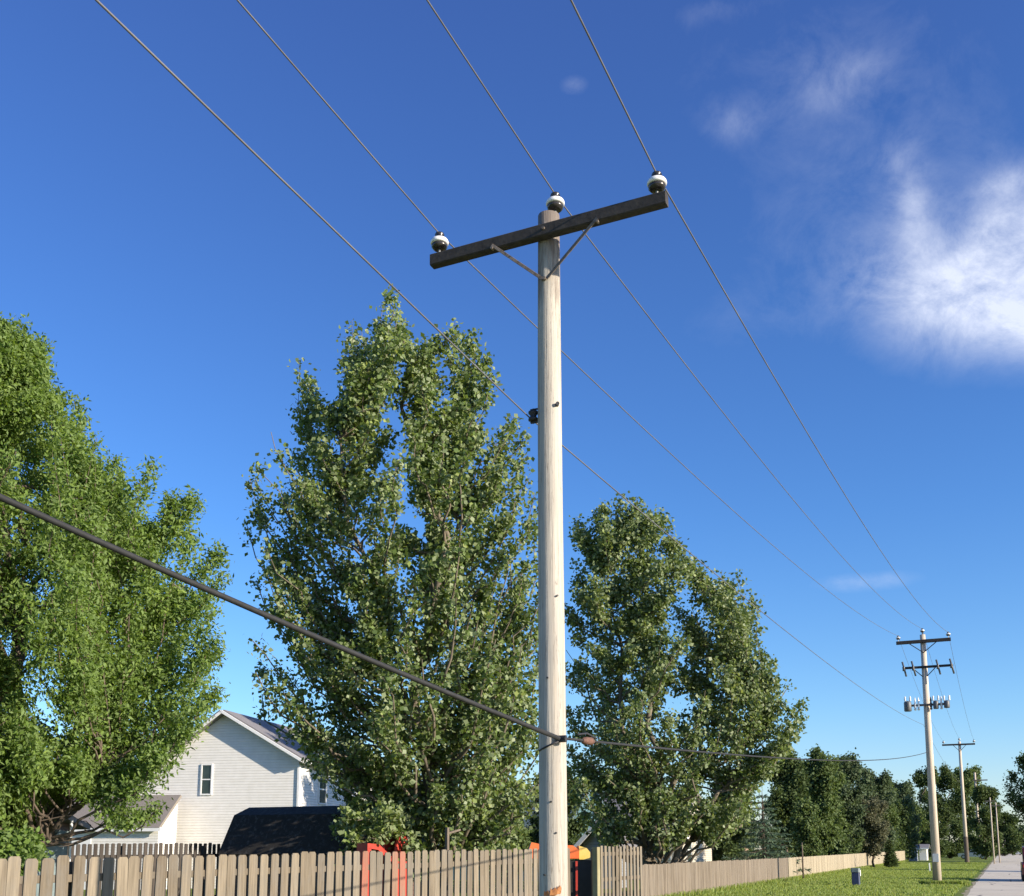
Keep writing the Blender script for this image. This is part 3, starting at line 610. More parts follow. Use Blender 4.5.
def simple_pole(label, base, h, r0, r1, mat_):
    o = thing('utility_pole', label, 'utility pole', base, group='utility poles along the road')
    b = MB(); b.tube([base + Z3 * (-.2), base + Z3 * h * .5, base + Z3 * h], [r0, (r0 + r1) / 2, r1], 14); b.build('shaft', mat_, o, smooth=True); return o
P2 = np.array([19.78, 50.4, 0.0]); H2 = 11.85
p2 = simple_pole('second utility pole with two crossarms and a bank of transformers', P2, H2, .2, .125, M['pole_far'])
A2 = P2 + Z3 * 11.5 - D3 * .18
b = MB(); b.bevel_bar(A2 - N3 * 1.2, A2 + N3 * 1.25, .13, .16, .012); b.build('crossarm', M['arm_wood'], p2)
for sgn in (-1, 1):
    b = MB(); b.bevel_bar(A2 + N3 * sgn * .65 - Z3 * .05 - D3 * .07, P2 + Z3 * 10.95 - D3 * .15, .04, .02, .003, tuple(D3)); b.build('brace', M['arm_wood'], p2)
W2 = []
for off in (-1.1, 1.15):
    c = A2 + N3 * off + Z3 * .17; insulator(p2, c, .9); W2.append(c + Z3 * .18)
c = P2 + Z3 * (H2 + .12); insulator(p2, c, .9); b = MB(); b.tube([c - Z3 * .2, c + Z3 * .01], .03, 8); b.build('top_pin', M['dark_iron'], p2)
A2b = P2 + Z3 * 10.25 - D3 * .18
b = MB(); b.bevel_bar(A2b - N3 * .98, A2b + N3 * 1.28, .1, .11, .01); b.build('crossarm', M['arm_wood'], p2)
for off in (-.92, -.5, .6, 1.2):
    c = A2b + N3 * off - D3 * .09
    b = MB(); b.tube([c - Z3 * .42 + N3 * .1, c + Z3 * .3 - N3 * .05], .045, 8); k = b.build('fuse_cutout', M['transformer_grey'], p2, smooth=True)
    b = MB(); b.lathe(c + Z3 * .0 - D3 * .06, [(.03, -.16), (.07, -.14), (.04, -.1), (.07, -.06), (.04, -.02), (.07, .02), (.03, .06)], 12); b.build('fuse_insulator', M['brown_glaze'], k, smooth=True)
b = MB(); b.bevel_bar(A2b + N3 * .5 - Z3 * .05, P2 + Z3 * 9.8 + N3 * .1 - D3 * .15, .04, .02, .003, tuple(D3)); b.bevel_bar(A2b - N3 * .5 - Z3 * .05, P2 + Z3 * 9.8 - N3 * .1 - D3 * .15, .04, .02, .003, tuple(D3)); b.build('brace', M['arm_wood'], p2)
A2c = P2 + Z3 * 8.42 - D3 * .2
b = MB(); b.bevel_bar(A2c - N3 * .9, A2c + N3 * .95, .09, .1, .01); b.build('crossarm', M['rusty_steel'], p2)
for off, r, h in ((-.83, .17, .52), (.42, .12, .42), (.9, .13, .38)):
    c = A2c + N3 * off - D3 * .16
    b = MB(); b.lathe(c - Z3 * h * .55, [(r * .9, 0), (r, .03), (r, h * .8), (r * .9, h * .86), (r * .3, h * .95)], 16); k = b.build('transformer', M['transformer_grey'], p2, smooth=True)
    for e in (-.07, .08):
        b = MB(); b.lathe(c + Z3 * h * .38 + N3 * e * 1.5, [(.03, 0), (.055, .03), (.03, .07), (.055, .1), (.03, .14), (.05, .17), (.02, .24)], 10); b.build('bushing', M['porcelain'], k, smooth=True)
for off in (-.5, -.35, .2, .66):
    c = A2c + N3 * off - D3 * .08
    b = MB(); b.lathe(c - Z3 * .25, [(.04, 0), (.065, .05), (.04, .1), (.065, .17), (.04, .24), (.06, .3), (.035, .36), (.05, .45), (.015, .62)], 10); b.build('arrester', M['porcelain'] if off != .2 else M['transformer_grey'], p2, smooth=True)
b = MB(); b.box(P2 + Z3 * 1.25 - D3 * .2, (.26, .12, .38), (tuple(N3), tuple(D3), UP)); b.build('meter_box', M['pale_metal'], p2)
P3 = np.array([48.42, 115.0, 0.0]); H3 = 13.1
p3 = simple_pole('third utility pole with one thin crossarm and a reddish brown foot', P3, H3, .22, .14, M['pole_far'])
A3 = P3 + Z3 * 12.75 - D3 * .2
b = MB(); b.bevel_bar(A3 - N3 * 1.75, A3 + N3 * 1.55, .14, .18, .012); b.build('crossarm', M['arm_wood'], p3)
for sgn in (-1, 1):
    b = MB(); b.bevel_bar(A3 + N3 * sgn * .7, P3 + Z3 * 12.0 - D3 * .2, .05, .03, .004, tuple(D3)); b.build('brace', M['arm_wood'], p3)
W3 = []
for off in (-1.6, 1.45): c = A3 + N3 * off + Z3 * .2; insulator(p3, c, 1.2); W3.append(c + Z3 * .24)
c = P3 + Z3 * (H3 + .12); insulator(p3, c, 1.2); W3.append(c + Z3 * .24)
b = MB(); b.lathe(P3, [(.235, 0), (.23, 1.0), (.225, 2.9)], 14); b.build('butt_wrap', M['bark_dark'], p3)
P4 = np.array([77.6, 179.0, 0]); p4 = simple_pole('fourth utility pole, its top rising above the dark trees', P4, 14.2, .24, .17, M['pole_far'])
A4 = P4 + Z3 * 12.9 - D3 * .22; b = MB(); b.bevel_bar(A4 - N3 * .4, A4 + N3 * 1.9, .14, .18, .012); b.build('crossarm', M['rusty_steel'], p4)
P5 = np.array([78.2, 176.0, 0]) 
P5 = np.array([at(990, 800, 118)[0], 118, 0]); p5 = simple_pole('slim pale pole before the far dark tree, left of a pair', P5, 7.2, .085, .06, M['pole_far'])
P6 = np.array([at(995.5, 800, 126)[0], 126, 0]); p6 = simple_pole('slim pale pole before the far dark tree, right of a pair', P6, 7.0, .085, .06, M['pole_far'])
for P_, p_, h in ((P5, p5, 7.2), (P6, p6, 7.0)):
    A_ = P_ + Z3 * (h - .4) - D3 * .12; b = MB(); b.bevel_bar(A_ - N3 * .5, A_ + N3 * .5, .08, .1, .01); b.build('crossarm', M['rusty_steel'], p_)

# ------------------------------------------------------------------ wires
def span(a, b, sag, n=24):
    a = np.array(a); b = np.array(b); t = np.linspace(0, 1, n)[:, None]; p = a + (b - a) * t; p[:, 2] -= (4 * sag * t * (1 - t))[:, 0]; return list(p)
def wire(label, pts, r, m='wire', name='power_line', group='overhead power lines'):
    b = MB(); b.tube(pts, r, 6); o = b.build(name, M[m], None, smooth=True); return tag(o, label, 'cable', group)
def back(A, slope, L=46, sag=.5):
    A = np.array(A); B = A - np.array([D[0], D[1], 0]) * L + Z3 * (slope * L); p = span(A, B, sag); return p[::-1]
wl = IL + Z3 * .17; wr = IR + Z3 * .17; wc = IC + Z3 * .17
wire('overhead wire on the left end insulator of the near crossarm', back(wl, .075)[:-1] + span(wl, W2[0], .53) + span(W2[0], W3[0], .7)[1:], .0075)
wire('overhead wire on the insulator at the top of the near pole', back(wc, .066)[:-1] + span(wc, P2 + Z3 * (H2 + .3), .66) + span(P2 + Z3 * (H2 + .3), W3[2], .7)[1:], .0075)
wire('overhead wire on the right end insulator of the near crossarm', back(wr, .07)[:-1] + span(wr, W2[1], .7) + span(W2[1], W3[1], .7)[1:], .0082)
SN = SPOOL - N3 * .045
wire('lower bare wire passing the small spool on the left side of the near pole', back(SN, .062)[:-1] + span(SN, P2 + Z3 * 7.5 - N3 * .2, .36) + span(P2 + Z3 * 7.5 - N3 * .2, P3 + Z3 * 8.5, .5)[1:], .007)
q = at(0, 497, 6.9 * K); c0 = CL + np.array([-.02, -.045, 0]); dq = (q - c0)
wire('thick black cable sloping down from the upper left to the near pole', [c0 + dq * t + Z3 * (-.10 * 4 * (t / 2) * (1 - t / 2) + .10 * t) for t in np.linspace(2.6, 0, 30)], .0205, 'cable', 'telephone_cable', 'telephone cables')
c1 = CL + np.array([.02, -.04, .0]); c2 = P2 + Z3 * 6.2 - D3 * .2
wire('thinner black cable leaving the near pole to the right at head height', span(c1, c2, .3, 40), .013, 'cable', 'telephone_cable', 'telephone cables')
# splice enclosure hangs on that cable
pp = span(c1, c2, .3, 200); s0 = np.array(pp[2]); s1 = s0 + (np.array(pp[5]) - s0) * .42
sp = thing('cable_splice', 'rusty orange splice sleeve on the cable just right of the near pole', 'cable splice', s0)
b = MB(); b.tube([s0, s0 + (s1 - s0) * .25, s0 + (s1 - s0) * .75, s1], [.018, .036, .038, .015], 10); b.build('sleeve', M['splice'], sp, smooth=True)
b = MB(); b.tube([s0 + (s1 - s0) * -.4 + Z3 * .05, s0 + (s1 - s0) * .4 + Z3 * .07, s0 + (s1 - s0) * 1.3 + Z3 * .03], .009, 6); b.build('strand', M['dark_iron'], sp)

# ------------------------------------------------------------------ houses (local x across = N, local y away = D)
def window(parent, c, w, h, axis, out, div=True):
    ax = np.array(axis, float); o = np.array(out, float); c = np.array(c, float)
    b = MB(); t = .06
    for s_ in (-1, 1): b.box(c + ax * s_ * (w / 2 + t / 2) + o * .02, (t, .06, h + 2 * t), (axis, out, UP))
    for s_ in (-1, 1): b.box(c + Z3 * s_ * (h / 2 + t / 2) + o * .018, (w, .056, t), (axis, out, UP))
    f = b.build('window', M['white_trim'], parent, world=False)
    b = MB(); b.box(c + o * .006, (w, .02, h), (axis, out, UP)); b.build('pane', M['glass'], f, world=False)
    if div: b = MB(); b.box(c + o * .02, (w, .036, .05), (axis, out, UP)); b.build('sash', M['white_trim'], f, world=False)
    return f
def roof_slab(mb, e, r, y0, y1, th=.16):              # slab from eave (x,z) to ridge (x,z)
    e = np.array(e); r = np.array(r); d = r - e; d /= np.linalg.norm(d); n = np.array([-d[1], d[0]])
    if n[1] < 0: n = -n
    q = [e, r, r + n * th, e + n * th]
    mb.add([(p[0], y, p[1]) for y in (y0, y1) for p in q], [(0, 1, 2, 3), (7, 6, 5, 4), (0, 4, 5, 1), (1, 5, 6, 2), (2, 6, 7, 3), (3, 7, 4, 0)])
RZ = -TH
HZ = -math.radians(12); HN = np.array([math.cos(HZ), math.sin(HZ)]); HD = np.array([-HN[1], HN[0]])
CH = np.array([at(298, 800, 45)[0], 45.0])
def hx(px, py): return onplane(px, py, CH, HN)
eR = hx(298, 759); ap = hx(226, 714); eL = hx(114, 799)
house = thing('white_house', 'two storey white clapboard house with a grey gable roof behind the fence', 'house', (CH[0], CH[1], 0), HZ)
b = MB(); b.prism([(eL[0], 0), (0, 0), (0, eR[1]), (ap[0], ap[1]), (eL[0], eL[1])], (0, 0, 0), (1, 0, 0), UP, (0, 9.5, 0)); b.build('wall', M['white_siding'], house, world=False)
b = MB()
dR = np.array([0 - ap[0], eR[1] - ap[1]]); dR /= np.linalg.norm(dR); dL = np.array([eL[0] - ap[0], eL[1] - ap[1]]); dL /= np.linalg.norm(dL)
RE = np.array([0, eR[1]]) + dR * .35; LE = np.array([eL[0], eL[1]]) + dL * .35; AP = np.array(ap)
roof_slab(b, RE + [0, .01], AP + [0, .01], -.4, 9.9); roof_slab(b, LE + [0, .01], AP + [0.0, .012], -.395, 9.895); rf = b.build('roof', M['asphalt_roof'], house, world=False)
b = MB()
for E_ in (RE, LE):
    a0 = np.array([E_[0], -.42, E_[1] + .06]); a1 = np.array([AP[0], -.42, AP[1] + .06]); b.bevel_bar(a0, a1, .05, .12, .006, (0, 0, 1))
b.build('rake_board', M['white_trim'], rf, world=False)
b = MB(); b.box((RE[0] + .06, 4.75, RE[1] + .02), (.12, 10.2, .13)); b.build('gutter', M['white_trim'], rf, world=False)
b = MB(); b.box((.012, -.012, eR[1] / 2 - .1), (.1, .1, eR[1] - .3)); b.build('corner_board', M['white_trim'], house, world=False)
w0 = hx(200.5, 795); w1 = hx(213, 764); window(house, ((w0[0] + w1[0]) / 2, 0, (w0[1] + w1[1]) / 2), abs(w1[0] - w0[0]) - .1, w1[1] - w0[1] - .1, (1, 0, 0), (0, -1, 0))
q0 = onplane(318, 797, CH, HD); q1 = onplane(326, 782, CH, HD)
for yy in ((q0[0] + q1[0]) / 2, (q0[0] + q1[0]) / 2 + 3.2): window(house, (0, yy, (q0[1] + q1[1]) / 2), q1[0] - q0[0] - .1, 1.2, (0, 1, 0), (1, 0, 0))
# garage: end wall faces the road side
CG = np.array([at(160, 800, 44.2)[0], 44.2])
ge = onplane(160, 826, CG, HD); pk = onplane(178, 797, CG, HD)
gar = thing('white_garage', 'low white lean to garage with a brown grey roof against the white house', 'garage', (CG[0], CG[1], 0), HZ)
LG = abs(onplane(38, 826, CG, HN)[0]); yb = pk[0]
b = MB(); b.prism([(0, 0), (yb, 0), (yb, pk[1] - .06), (0, ge[1])], (-LG, 0, 0), (0, 1, 0), UP, (LG, 0, 0)); b.build('wall', M['white_siding'], gar, world=False)
b = MB()
for (y0, z0) in ((-.2, ge[1] - .16),):
    e = np.array([y0, z0]); r = np.array([pk[0], pk[1]]); d = r - e; d /= np.linalg.norm(d); n = np.array([-d[1], d[0]]); n = n if n[1] > 0 else -n
    q = [e, r, r + n * .12, e + n * .12]; b.add([(x, p_[0], p_[1]) for x in (-LG - .3, .18) for p_ in q], [(0, 1, 2, 3), (7, 6, 5, 4), (0, 4, 5, 1), (1, 5, 6, 2), (2, 6, 7, 3), (3, 7, 4, 0)])
rf = b.build('roof', M['brown_roof'], gar, world=False)
b = MB(); b.box((-LG / 2, -.235, ge[1] - .14), (LG + .45, .06, .16)); b.build('fascia', M['white_trim'], rf, world=False)
b = MB(); b.box((-LG * .78, -.012, 1.1), (2.6, .03, 2.2)); b.build('garage_door', M['white_trim'], gar, world=False)
# gambrel shed
SH = at(218, 850, 26)[:2]
shed = thing('garden_shed', 'black gambrel roofed shed behind the tan fence', 'shed', (SH[0], SH[1], 0), RZ)
LS = 4.3
b = MB(); b.prism([(.12, 0), (2.12, 0), (2.12, 1.62), (1.68, 2.42), (1.12, 2.62), (.56, 2.42), (.12, 1.62)], (.08, 0, 0), (0, 1, 0), UP, (LS - .16, 0, 0)); b.build('wall', M['brown_siding'], shed, world=False)
b = MB(); out = [(0, 1.55), (.545, 2.5), (1.12, 2.71), (1.695, 2.5), (2.24, 1.55)]; inn = [(.06, 1.53), (.57, 2.44), (1.12, 2.64), (1.67, 2.44), (2.18, 1.53)]
b.prism(out + inn[::-1], (0, 0, 0), (0, 1, 0), UP, (LS, 0, 0)); b.build('roof', M['black_roof'], shed, world=False)
b = MB(); b.box((LS - .065, 1.12, .95), (.03, 1.1, 1.8)); b.build('door', M['white_trim'], shed, world=False)
def house2(name, label, px, Y, w, dep, eave, ridge, wall, roof, along='x', wins=(), cat='house', rz=RZ):
    """px: near left corner; ridge runs along local x or y"""
    o = at(px, 848, Y); h = thing(name, label, cat, (o[0], o[1], 0), rz)
    if along == 'y':
        b = MB(); b.prism([(0, 0), (w, 0), (w, eave), (w / 2, ridge - .05), (0, eave)], (0, 0, 0), (1, 0, 0), UP, (0, dep, 0)); b.build('wall', M[wall], h, world=False)
        b = MB(); k = (ridge - eave) / (w / 2) * .35
        roof_slab(b, (-.35, eave - k), (w / 2, ridge), -.35, dep + .35, .14); roof_slab(b, (w + .35, eave - k), (w / 2, ridge + .002), -.345, dep + .345, .14); rf = b.build('roof', M[roof], h, world=False)
        b = MB(); b.bevel_bar((-.35, -.37, eave - k + .05), (w / 2, -.37, ridge + .06), .04, .18, .005); b.bevel_bar((w + .35, -.37, eave - k + .05), (w / 2, -.37, ridge + .06), .04, .18, .005); b.build('fascia', M['white_trim'], rf, world=False)
    else:
        b = MB(); b.prism([(0, 0), (dep, 0), (dep, eave), (dep / 2, ridge - .05), (0, eave)], (0, 0, 0), (0, 1, 0), UP, (w, 0, 0)); b.build('wall', M[wall], h, world=False)
        b = MB(); k = (ridge - eave) / (dep / 2) * .35
        for y0, y1 in ((-.35, dep / 2), (dep + .35, dep / 2)):
            e = np.array([y0, eave - k]); r = np.array([y1, ridge + (.002 if y0 > 0 else 0)]); d = r - e; d /= np.linalg.norm(d); n = np.array([-d[1], d[0]]); n = n if n[1] > 0 else -n
            q = [e, r, r + n * .14, e + n * .14]; b.add([(x, p_[0], p_[1]) for x in (-.35, w + .35) for p_ in q], [(0, 1, 2, 3), (7, 6, 5, 4), (0, 4, 5, 1), (1, 5, 6, 2), (2, 6, 7, 3), (3, 7, 4, 0)])
        rf = b.build('roof', M[roof], h, world=False)
        b = MB(); b.box((w / 2, -.38, eave - k + .02), (w + .7, .05, .2)); b.build('fascia', M['white_trim'], rf, world=False)
    for x, z, ww, hh in wins: window(h, (x, 0, z), ww, hh, (1, 0, 0), (0, -1, 0))
    if dep > 4: window(h, (w, dep * .35, 1.6), 1.0, 1.2, (0, 1, 0), (1, 0, 0))
    return h
house2('grey_house', 'grey roofed house mostly hidden behind the big ash tree', 20, 62, 7.5, 8, 4.0, 6.0, 'white_siding', 'asphalt_roof', 'x', ((2, 2, 1, 1.2),))
house2('blue_house', 'blue green house half hidden behind the poplar, left of the near pole', 452, 58, 6.5, 7, 2.9, 5.0, 'teal_siding', 'slate_blue_roof', 'x', ((1.5, 1.7, 1, 1.1), (4.5, 1.7, 1, 1.1)))
house2('cream_house', 'cream single storey house behind the cottonwood with a dark grey roof', 552, 60, 7.0, 8, 2.75, 4.7, 'cream_siding', 'asphalt_roof', 'x', ((1.0, 1.7, 1.1, 1.1), (3.6, 1.7, 1.6, 1.2), (6.2, 1.7, 1.1, 1.1)))
house2('grey_shed', 'small grey gabled shed beside the near pole, above the gate opening', 583, 46, 1.3, 2.2, 1.9, 2.55, 'grey_siding', 'asphalt_roof', 'y', (), 'shed')
house2('brown_shed', 'brown timber shed at the left edge under the ash tree', -60, 30, 2.35, 2.4, 2.35, 2.75, 'brown_siding', 'brown_roof', 'x', (), 'shed')
house2('far_garage', 'small white garage far off at the end of the pale fence', 919, 150, .95, 3.0, 1.7, 2.1, 'white_siding', 'asphalt_roof', 'x', (), 'garage')
house2('far_shed', 'small grey shed far off between the pale fence and the white garage', 908.5, 144, 1.0, 2.0, 1.7, 2.0, 'grey_siding', 'asphalt_roof', 'x', (), 'shed')
house2('far_house', 'pale house at the far end of the road', 1006, 300, 7.0, 6, 2.6, 4.6, 'cream_siding', 'brown_roof', 'x', ((2, 1.6, 1.2, 1.2),))

# ------------------------------------------------------------------ things in the yards
AX31 = ((d31[0], d31[1], 0), (n31[0], n31[1], 0), UP)
def behind(px, off): p = onfence(px, -10.4 - off); return np.array([p[0], p[1], 0.0])
d3 = np.array([d31[0], d31[1], 0]); n3 = np.array([n31[0], n31[1], 0])
# red slide
o = behind(394, 4.2); sl = thing('play_slide', 'red plastic slide with a ladder tower behind the red painted pickets', 'slide', o)
for k in (-.17, .17):
    b = MB(); b.prism([(-.28, 0), (.2, 0), (.2, 2.1), (.1, 2.16), (-.05, 2.16), (-.12, 1.95), (-.2, 1.75)], o + n3 * k, d3, UP, n3 * .05); b.build('tower_side', M['red_plastic'], sl)
b = MB()
for z in (.35, .7, 1.05, 1.4): b.bevel_bar(o + d3 * .16 - n3 * .12 + Z3 * z, o + d3 * .16 + n3 * .17 + Z3 * z, .07, .05, .008)
b.build('ladder', M['red_plastic'], sl)
b = MB(); b.prism([(-.2, 1.45), (-.75, 1.78), (-1.15, 1.8), (-1.15, 1.7), (-.78, 1.66), (-.2, 1.32)], o - n3 * .12, d3, UP, n3 * .29); b.prism([(-1.02, 0), (-1.15, 0), (-1.15, 1.7), (-1.02, 1.68)], o - n3 * .12, d3, UP, n3 * .29); b.build('chute', M['red_plastic'], sl)
b = MB(); b.tube([o + d3 * .22 + Z3 * 1.5 + n3 * .2, o + d3 * .22 + Z3 * 1.98 + n3 * .2], .018, 7); b.build('handle', M['pale_metal'], sl)
# navy cabinet
o = behind(426, 6.5); cb = thing('storage_cabinet', 'dark blue plastic garden cabinet seen over the fence by the poplar trunk', 'cabinet', o)
b = MB(); b.bevel_bar(o, o + Z3 * 2.15, .62, .5, .03, tuple(d3)); b.build('body', M['navy_plastic'], cb)
b = MB(); b.prism([(-.36, 2.15), (.36, 2.15), (.3, 2.24), (-.3, 2.24)], o - n3 * .34, d3, UP, n3 * .68); b.build('lid', M['navy_plastic'], cb)
b = MB(); b.box(o + n3 * .33 + Z3 * 1.1 - d3 * .02, (.46, .03, 1.8), AX31); dd = b.build('door', M['navy_plastic'], cb)
b = MB(); b.box(o + n3 * .36 + Z3 * 1.2 + d3 * .17, (.03, .03, .2), AX31); b.build('handle', M['pale_metal'], dd)
# clothesline post
o = behind(447, 1.6); cp_ = thing('clothesline_post', 'pale clothesline post with a short side arm above the fence', 'post', o)
b = MB(); b.bevel_bar(o, o + Z3 * 2.1, .07, .07, .01, tuple(d3)); b.build('post', M['fence_pinkgrey'], cp_)
b = MB(); b.bevel_bar(o + Z3 * 1.98, o + Z3 * 2.06 + d3 * .45, .04, .04, .006); b.build('arm', M['fence_pinkgrey'], cp_)
# playhouse behind the gap and the near pole
o = np.array([1.3, 24.9, 0.0]); ph_ = thing('toy_playhouse', 'plastic playhouse with an orange roof and yellow gable behind the gate opening', 'playhouse', o)
b = MB(); b.prism([(-.62, 0), (.62, 0), (.62, 1.42), (-.62, 1.42)], o, (1, 0, 0), UP, (0, .9, 0)); b.build('wall', M['interior_shade'], ph_)  # interior shade painted as a solid black block under the roof
b = MB(); b.prism([(-.98, 1.46), (.24, 1.46), (.24, 1.66), (.1, 1.76), (-.6, 1.78), (-.85, 1.83)], o + np.array([0, -.08, 0]), (1, 0, 0), UP, (0, 1.06, 0)); b.build('roof', M['orange_plastic'], ph_)
b = MB(); b.prism([(.245, 1.44), (.5, 1.44), (.5, 1.6), (.42, 1.7), (.245, 1.75)], o + np.array([0, -.06, 0]), (1, 0, 0), UP, (0, 1.02, 0)); b.build('gable', M['yellow_plastic'], ph_)
b = MB(); b.prism([(.16, 0), (.21, 0), (.21, 1.4), (.16, 1.4)], o + np.array([0, -.04, 0]), (1, 0, 0), UP, (0, .04, 0)); b.build('trim', M['red_plastic'], ph_)
# tarp tent with a white corner post at the far left
o = behind(42, 7.0); tp_ = thing('tarp_shelter', 'grey blue tarp draped over a frame with a white corner post behind the fence', 'tarp', o)
b = MB(); b.prism([(-.42, 0), (.16, 0), (.16, 2.0), (-.02, 2.02), (-.22, 1.78), (-.42, 1.66)], o - n3 * .5, d3, UP, n3 * 1.0); b.build('cover', M['tarp'], tp_)
b = MB(); b.tube([o + d3 * .19 + n3 * .52, o + d3 * .19 + n3 * .52 + Z3 * 2.2], .028, 8); b.build('corner_post', M['white_trim'], tp_)

# ------------------------------------------------------------------ things on the verge
o = np.array([at(856, 880, 49.0)[0], 49.0, 0]); pd = thing('cable_pedestal', 'small blue cable pedestal with a pale cap standing on the lawn', 'pedestal', o)
b = MB(); b.bevel_bar(o, o + Z3 * .62, .34, .3, .03, tuple(D3)); b.build('housing', M['blue_plastic'], pd)
b = MB(); b.bevel_bar(o + Z3 * .62, o + Z3 * .8, .38, .34, .05, tuple(D3)); b.build('cap', M['tarp'], pd)
b = MB(); b.box(o + N3 * .2 + Z3 * .58, (.02, .2, .26), (tuple(N3), tuple(D3), UP)); b.build('label_plate', M['white_trim'], pd)
o = np.array([at(803, 868, 59.0)[0], 59.0, 0]); b = MB(); b.tube([o, o + Z3 * 1.0, o + Z3 * 2.0], [.05, .045, .03], 8); tag(b.build('slim_post', M['bark_dark'], None, smooth=True), 'slim dark post in front of the pale low fence near the spruce', 'post')
o = np.array([at(929.5, 868, 78)[0], 78.0, 0]); b = MB(); b.bevel_bar(o, o + Z3 * .62, .09, .09, .02, tuple(D3)); tag(b.build('marker_stake', M['white_trim']), 'short white marker stake in the grass beside the second pole', 'stake')
def car(name, label, o, rz, paint, L=4.4, W=1.78, H=1.45):
    c = thing(name, label, 'car', o, rz)
    def pr(mb, poly, y0, y1): mb.prism(poly, (0, y0, 0), (1, 0, 0), UP, (0, y1 - y0, 0))
    b = MB(); pr(b, [(-L / 2, .35), (L / 2, .35), (L / 2, .75), (L / 2 - .15, .88), (L * .22, .95), (-L * .42, .98), (-L / 2, .85)], -W / 2, W / 2); b.build('body', M[paint], c, world=False)
    b = MB(); pr(b, [(-L * .44, .98), (L * .2, .96), (L * .06, H - .03), (L * .0, H), (-L * .3, H), (-L * .38, H - .05)], -W / 2 + .1, W / 2 - .1); cab = b.build('cabin', M[paint], c, world=False)
    for s_ in (-1, 1):
        b = MB(); pr(b, [(-L * .36, 1.02), (L * .15, 1.02), (L * .045, H - .1), (-L * .32, H - .1)], s_ * (W / 2 - .1), s_ * (W / 2 - .085)); b.build('window', M['glass'], cab, world=False)
    b = MB(); b.box((-L * .425, 0, 1.2), (.05, W - .5, .34), ((.97, 0, -.2), (0, 1, 0), (.2, 0, .97))); b.build('rear_window', M['glass'], cab, world=False)
    for sx in (-L * .32, L * .32):
        for s_ in (-1, 1):
            b = MB(); b.tube([(sx, s_ * (W / 2 - .2), .33), (sx, s_ * (W / 2 + .01), .33)], .33, 18); w = b.build('wheel', M['rubber'], c, world=False)
            b = MB(); b.tube([(sx, s_ * (W / 2 + .012), .33), (sx, s_ * (W / 2 + .02), .33)], .2, 14); b.build('rim', M['pale_metal'], w, world=False)
    for s_ in (-1, 1):
        b = MB(); b.box((-L / 2 - .005, s_ * (W / 2 - .2), .78), (.03, .28, .14)); b.build('tail_light', M['lamp_red'], c, world=False)
        b = MB(); b.box((L / 2 + .0, s_ * (W / 2 - .25), .66), (.04, .3, .14)); b.build('headlight', M['porcelain'], c, world=False)
    return c
heading = math.atan2(D[1], D[0])
o = at(1021.5, 880, 57); o = np.array([o[0], 57.0, .01]) + N3 * .98; car('parked_car', 'dark maroon car at the right edge of the picture, on the road', o, heading, 'car_maroon', 4.6, 1.9, 1.78)
o = at(974, 856, 170); car('parked_car', 'white car parked far off on the lawn side, beyond the third pole', (o[0], 170, 0), heading + 1.4, 'car_white')
o = at(1016, 850, 255); car('parked_car', 'tiny white car at the far end of the road', (o[0], 255, 0.01), heading, 'car_white')

# ------------------------------------------------------------------ grass blades on the verge
n = 90000
s = 30 + (130 - 30) * rng.uniform(0, 1, n) ** 1.7; dd = rng.uniform(-10.6, -1.75, n)
base = np.stack([N[0] * dd + D[0] * s, N[1] * dd + D[1] * s, np.zeros(n)], 1)
def tuft(c, r, k):
    a = rng.uniform(0, 6.28, k); q = r * np.sqrt(rng.uniform(0, 1, k)); return np.stack([c[0] + q * np.cos(a), c[1] + q * np.sin(a), np.zeros(k)], 1), np.full(k, 2.6)
hm = np.ones(n) * rng.uniform(.6, 1.4, n)
ex = [tuft(P2, .75, 1500), tuft(P2 + N3 * .9, .5, 500), tuft(P3, 1.6, 1500)]
fl = np.linalg.norm(R2 - RA); k = 9000; sf = rng.uniform(0, fl, k); fd = (R2 - RA) / fl; fn = np.array([fd[1], -fd[0]])
qf = RA + fd * sf[:, None] + fn * rng.uniform(.03, .35, k)[:, None]; ex.append((np.stack([qf[:, 0], qf[:, 1], np.zeros(k)], 1), rng.uniform(1, 3.2, k)))
base = np.concatenate([base] + [e[0] for e in ex]); hm = np.concatenate([hm] + [e[1] for e in ex]); n = len(base)
ang = rng.uniform(0, 6.28, n); w = .02 * rng.uniform(.7, 1.6, n); h = .085 * hm
sd = np.stack([np.cos(ang), np.sin(ang), np.zeros(n)], 1) * w[:, None]; ln = rng.normal(size=(n, 3)) * .35; ln[:, 2] = 1
tipv = base + ln * h[:, None]
V = np.stack([base - sd, base + sd, tipv + sd * .25, tipv - sd * .25], 1)
tag(quads('grass', V, rng.uniform(0, 1, n), M['grass_blade'], None), kind='stuff')

